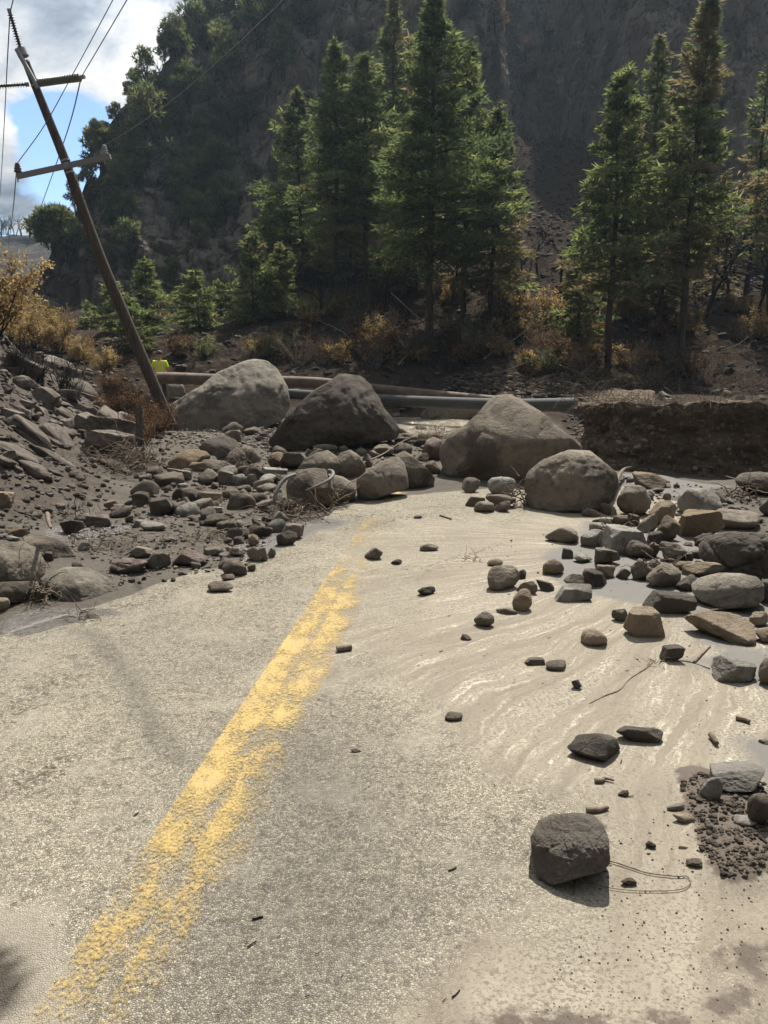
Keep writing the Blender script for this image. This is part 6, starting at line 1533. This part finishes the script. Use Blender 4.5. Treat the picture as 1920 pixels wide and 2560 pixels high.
BARE = [shrub('bare_shrub', 430 + i, 1.3, .9, 12, 0, 0, None) for i in range(2)]
GREYB = [shrub('twiggy_shrub', 440 + i, 1.6, 1.3, 26, 5, .07, 'rustleaf', (.2, .8), 'deadwood') for i in range(2)]
OLV = [shrub('hill_shrub', 450 + i, 1.4, 1.4, 16, 22, .10, m, tn, 'char') for i, (m, tn) in enumerate([('tanleaf', (.3, .8)), ('tanleaf', (.6, 1.)), ('rustleaf', (.3, 1.)), ('juniper', (.3, .9))])]
for i, (px, py, s, lab) in enumerate([(25, 850, 1.15, "golden-tan scorched bush at the left edge"), (85, 870, 1.0, "golden-tan scorched bush second from the left edge"), (140, 885, .95, "tan scorched bush third from the left edge"), (200, 905, .72, "low tan scorched bush before the cliff foot"), (-25, 830, 1.5, "tallest tan bush, partly outside the left edge"),
        (60, 838, 1.25, "darker tan bush behind the golden ones"), (262, 935, .7, "thin rusty bush left of the pole"), (110, 845, 1.15, "brown-leaved bush on the crest of the slope")]):
    put_shrub(hit(px, py), TAN[i % 3], s * 1.0, lab, 'scorched bushes on the slope crest', 'scorched_bush', 'bush')
for i, (px, py, s, lab) in enumerate([(335, 1075, .95, "rust-brown burnt bush in front of the pole's foot"), (300, 1060, .8, "rust-brown burnt bush at left of the pole's foot"), (385, 1085, .75, "reddish burnt bush right of the pole's foot"), (352, 1110, .6, "dense brown twigs over the top of the steel post"), (285, 990, .9, "tall thin rusty bush behind the burnt one")]):
    put_shrub(hit(px, py), RUST[i % 2], s * 1.05, lab, 'burnt bushes at the foot of the pole', 'burnt_bush', 'bush')
for i in range(22):
    px, py = r4.uniform(40, 330), 0; py = np.interp(px, [0, 200, 330], [880, 930, 1030]) + r4.uniform(-10, 70)
    put_shrub(hit(px, py), BARE[i % 2], r4.uniform(.35, .8), "one of the charred bare stems on the left slope", 'charred bare stems on the left slope', 'burnt_shrub', 'burnt shrub')
for i, (px, py, s, lab) in enumerate([(1300, 800, 1., "yellow-leaved shrub at the foot of the browned conifer"), (1240, 790, .9, "orange-tan shrub behind the scree"), (1375, 800, .95, "golden shrub in the sun at the middle of the scree"), (1330, 850, .8, "tan shrub lower on the sunny scree"), (1900, 850, 1., "orange-leaved shrub at the right edge"), (930, 860, .8, "tan shrub left of the tallest trunk"),
        (700, 720, .8, "yellowish shrub among the left trunks")]):
    put_shrub(hit(px, py), OLV[1], s * 1.1, lab, 'leafy shrubs on the burnt hillside')
hz = [(640, 800), (900, 740), (1250, 700), (1500, 760), (1920, 760), (1920, 960), (1480, 975), (1100, 930), (900, 930), (640, 900)]
k = 0
while k < 88:
    px, py = r4.uniform(640, 1920), r4.uniform(640, 965)
    if not inpoly(px, py, hz): continue
    src, lab, grp = [(OLV[0], "one of the scorched brown shrubs on the burnt hillside", 'scorched shrubs on the hillside'), (OLV[2], "one of the rust-brown shrubs on the burnt hillside", 'rust-brown shrubs on the hillside'), (GREYB[k % 2], "one of the grey twiggy shrubs along the creek bank", 'grey twiggy shrubs along the creek bank'), (OLV[3], "one of the olive green shrubs on the hillside", 'olive shrubs on the hillside')][int(r4.choice(4, p=[.30, .22, .42, .06]))]
    g = hit(px, py)
    if g[1] < 26.5 and px < 1550: continue
    put_shrub(g, src, r4.uniform(.5, 1.1), lab, grp); k += 1
# lower-left undergrowth behind the pipe and green scrub along the creek
for i in range(12):
    px = r4.uniform(420, 980); g = hit(px, r4.uniform(870, 925)); put_shrub(g, [OLV[3], GREYB[0], OLV[2]][i % 3], r4.uniform(.5, 1.0), ["one of the green shrubs behind the brown pipe", "one of the pale twiggy shrubs behind the brown pipe", "one of the brown shrubs behind the brown pipe"][i % 3], ['green shrubs behind the pipe', 'twiggy shrubs behind the pipe', 'brown shrubs behind the pipe'][i % 3])
for i, (px, py, h) in enumerate([(1300, 760, 5), (1345, 700, 6), (1400, 720, 4.5), (1760, 800, 7), (1815, 780, 8), (1880, 820, 7), (1730, 740, 8), (1460, 800, 6), (1010, 800, 7), (960, 780, 6), (1120, 790, 7), (1905, 740, 9), (1240, 840, 3.5), (800, 800, 5)]):
    g = hit(px, py); link('burnt_tree', bare_tree('burnt_tree', 500 + i, h, 3, 'char', .45, .10), g, None, "one of the bare charred saplings standing on the burnt hillside", 'burnt tree', 'charred saplings on the hillside')
# fallen charred poles and branches on the hill
for i in range(30):
    px, py = r4.uniform(900, 1900), r4.uniform(700, 960); g = hit(px, py); a = r4.uniform(-.6, 3.6)
    P = curl(g + (0, 0, .1), (cos(a), sin(a) * .4, r4.uniform(0, .5)), r4.uniform(1., 3.5), 6, .10)
    mb = MB(); mb.tube(P, np.linspace(.05, .015, 7) * r4.uniform(.5, 1.2), 5)
    link('fallen_branch', mb.build('fallen_branch', M['deadwood' if i % 3 else 'char'], True, origin=g), g, None, "one of the fallen branches lying on the burnt hillside", 'branch', 'fallen branches on the hillside')
# brush along the lip behind the cut bank
mb = MB()
for _ in range(900):
    px = r4.uniform(1200, 1960); g = hit(px, r4.uniform(945, 985)); g = g if g[1] > 16.3 else g + (0, .5, 0)
    C_ = curl(g, (r4.normal(), r4.normal() * .5, r4.uniform(.1, .9)), r4.uniform(.3, 1.3), 6, .22, .05); mb.tube(C_, np.linspace(.010, .003, 7), 3, cap=False)
link('dead_brush', mb.build('dead_brush', M['drift'], True), kind='stuff', label="flattened dead brush along the creek bank", cat='brush')
# dry grass tufts by the water
V_, F_, A_ = [], [], []
P, D_ = [], []
for (px, py, n) in [(1100, 1085, 60), (1130, 1075, 60), (1075, 1110, 40), (845, 770, 70), (790, 790, 70), (870, 800, 60), (960, 905, 50)]:
    g = hit(px, py)
    for _ in range(n): P.append(g + (r4.normal(0, .012 * g[1]), r4.normal(0, .3), 0)); D_.append((r4.normal() * .35, r4.normal() * .35, 1.))
V, F, A = leaves(np.array(P), np.array(D_), np.repeat([.30, .30, .30, 1.5, 1.5, 1.2, .8], [60, 60, 40, 70, 70, 60, 50]), np.repeat([.02, .02, .02, .06, .06, .05, .04], [60, 60, 40, 70, 70, 60, 50]), r4.random(len(P)), .2)
link('dry_grass', mesh('dry_grass', V, F, M['grass'], False, {'tone': A}), kind='stuff', label="tufts of dry grass and reeds", cat='grass')

# ------------------------------------------------------------------ haze in the canyon air
hz_me = MB(); hz_me.box((0, 190, 41), (700, 520, 100))
m = bpy.data.materials.new('haze_air'); m.use_nodes = True; nt_ = m.node_tree; nt_.nodes.clear()
o_ = nt_.nodes.new('ShaderNodeOutputMaterial'); v_ = nt_.nodes.new('ShaderNodeVolumePrincipled')
v_.inputs['Color'].default_value = (.60, .79, 1., 1); v_.inputs['Density'].default_value = .0003; v_.inputs['Anisotropy'].default_value = .4
nt_.links.new(v_.outputs[0], o_.inputs['Volume'])
link('haze', hz_me.build('haze', m, False), kind='stuff')
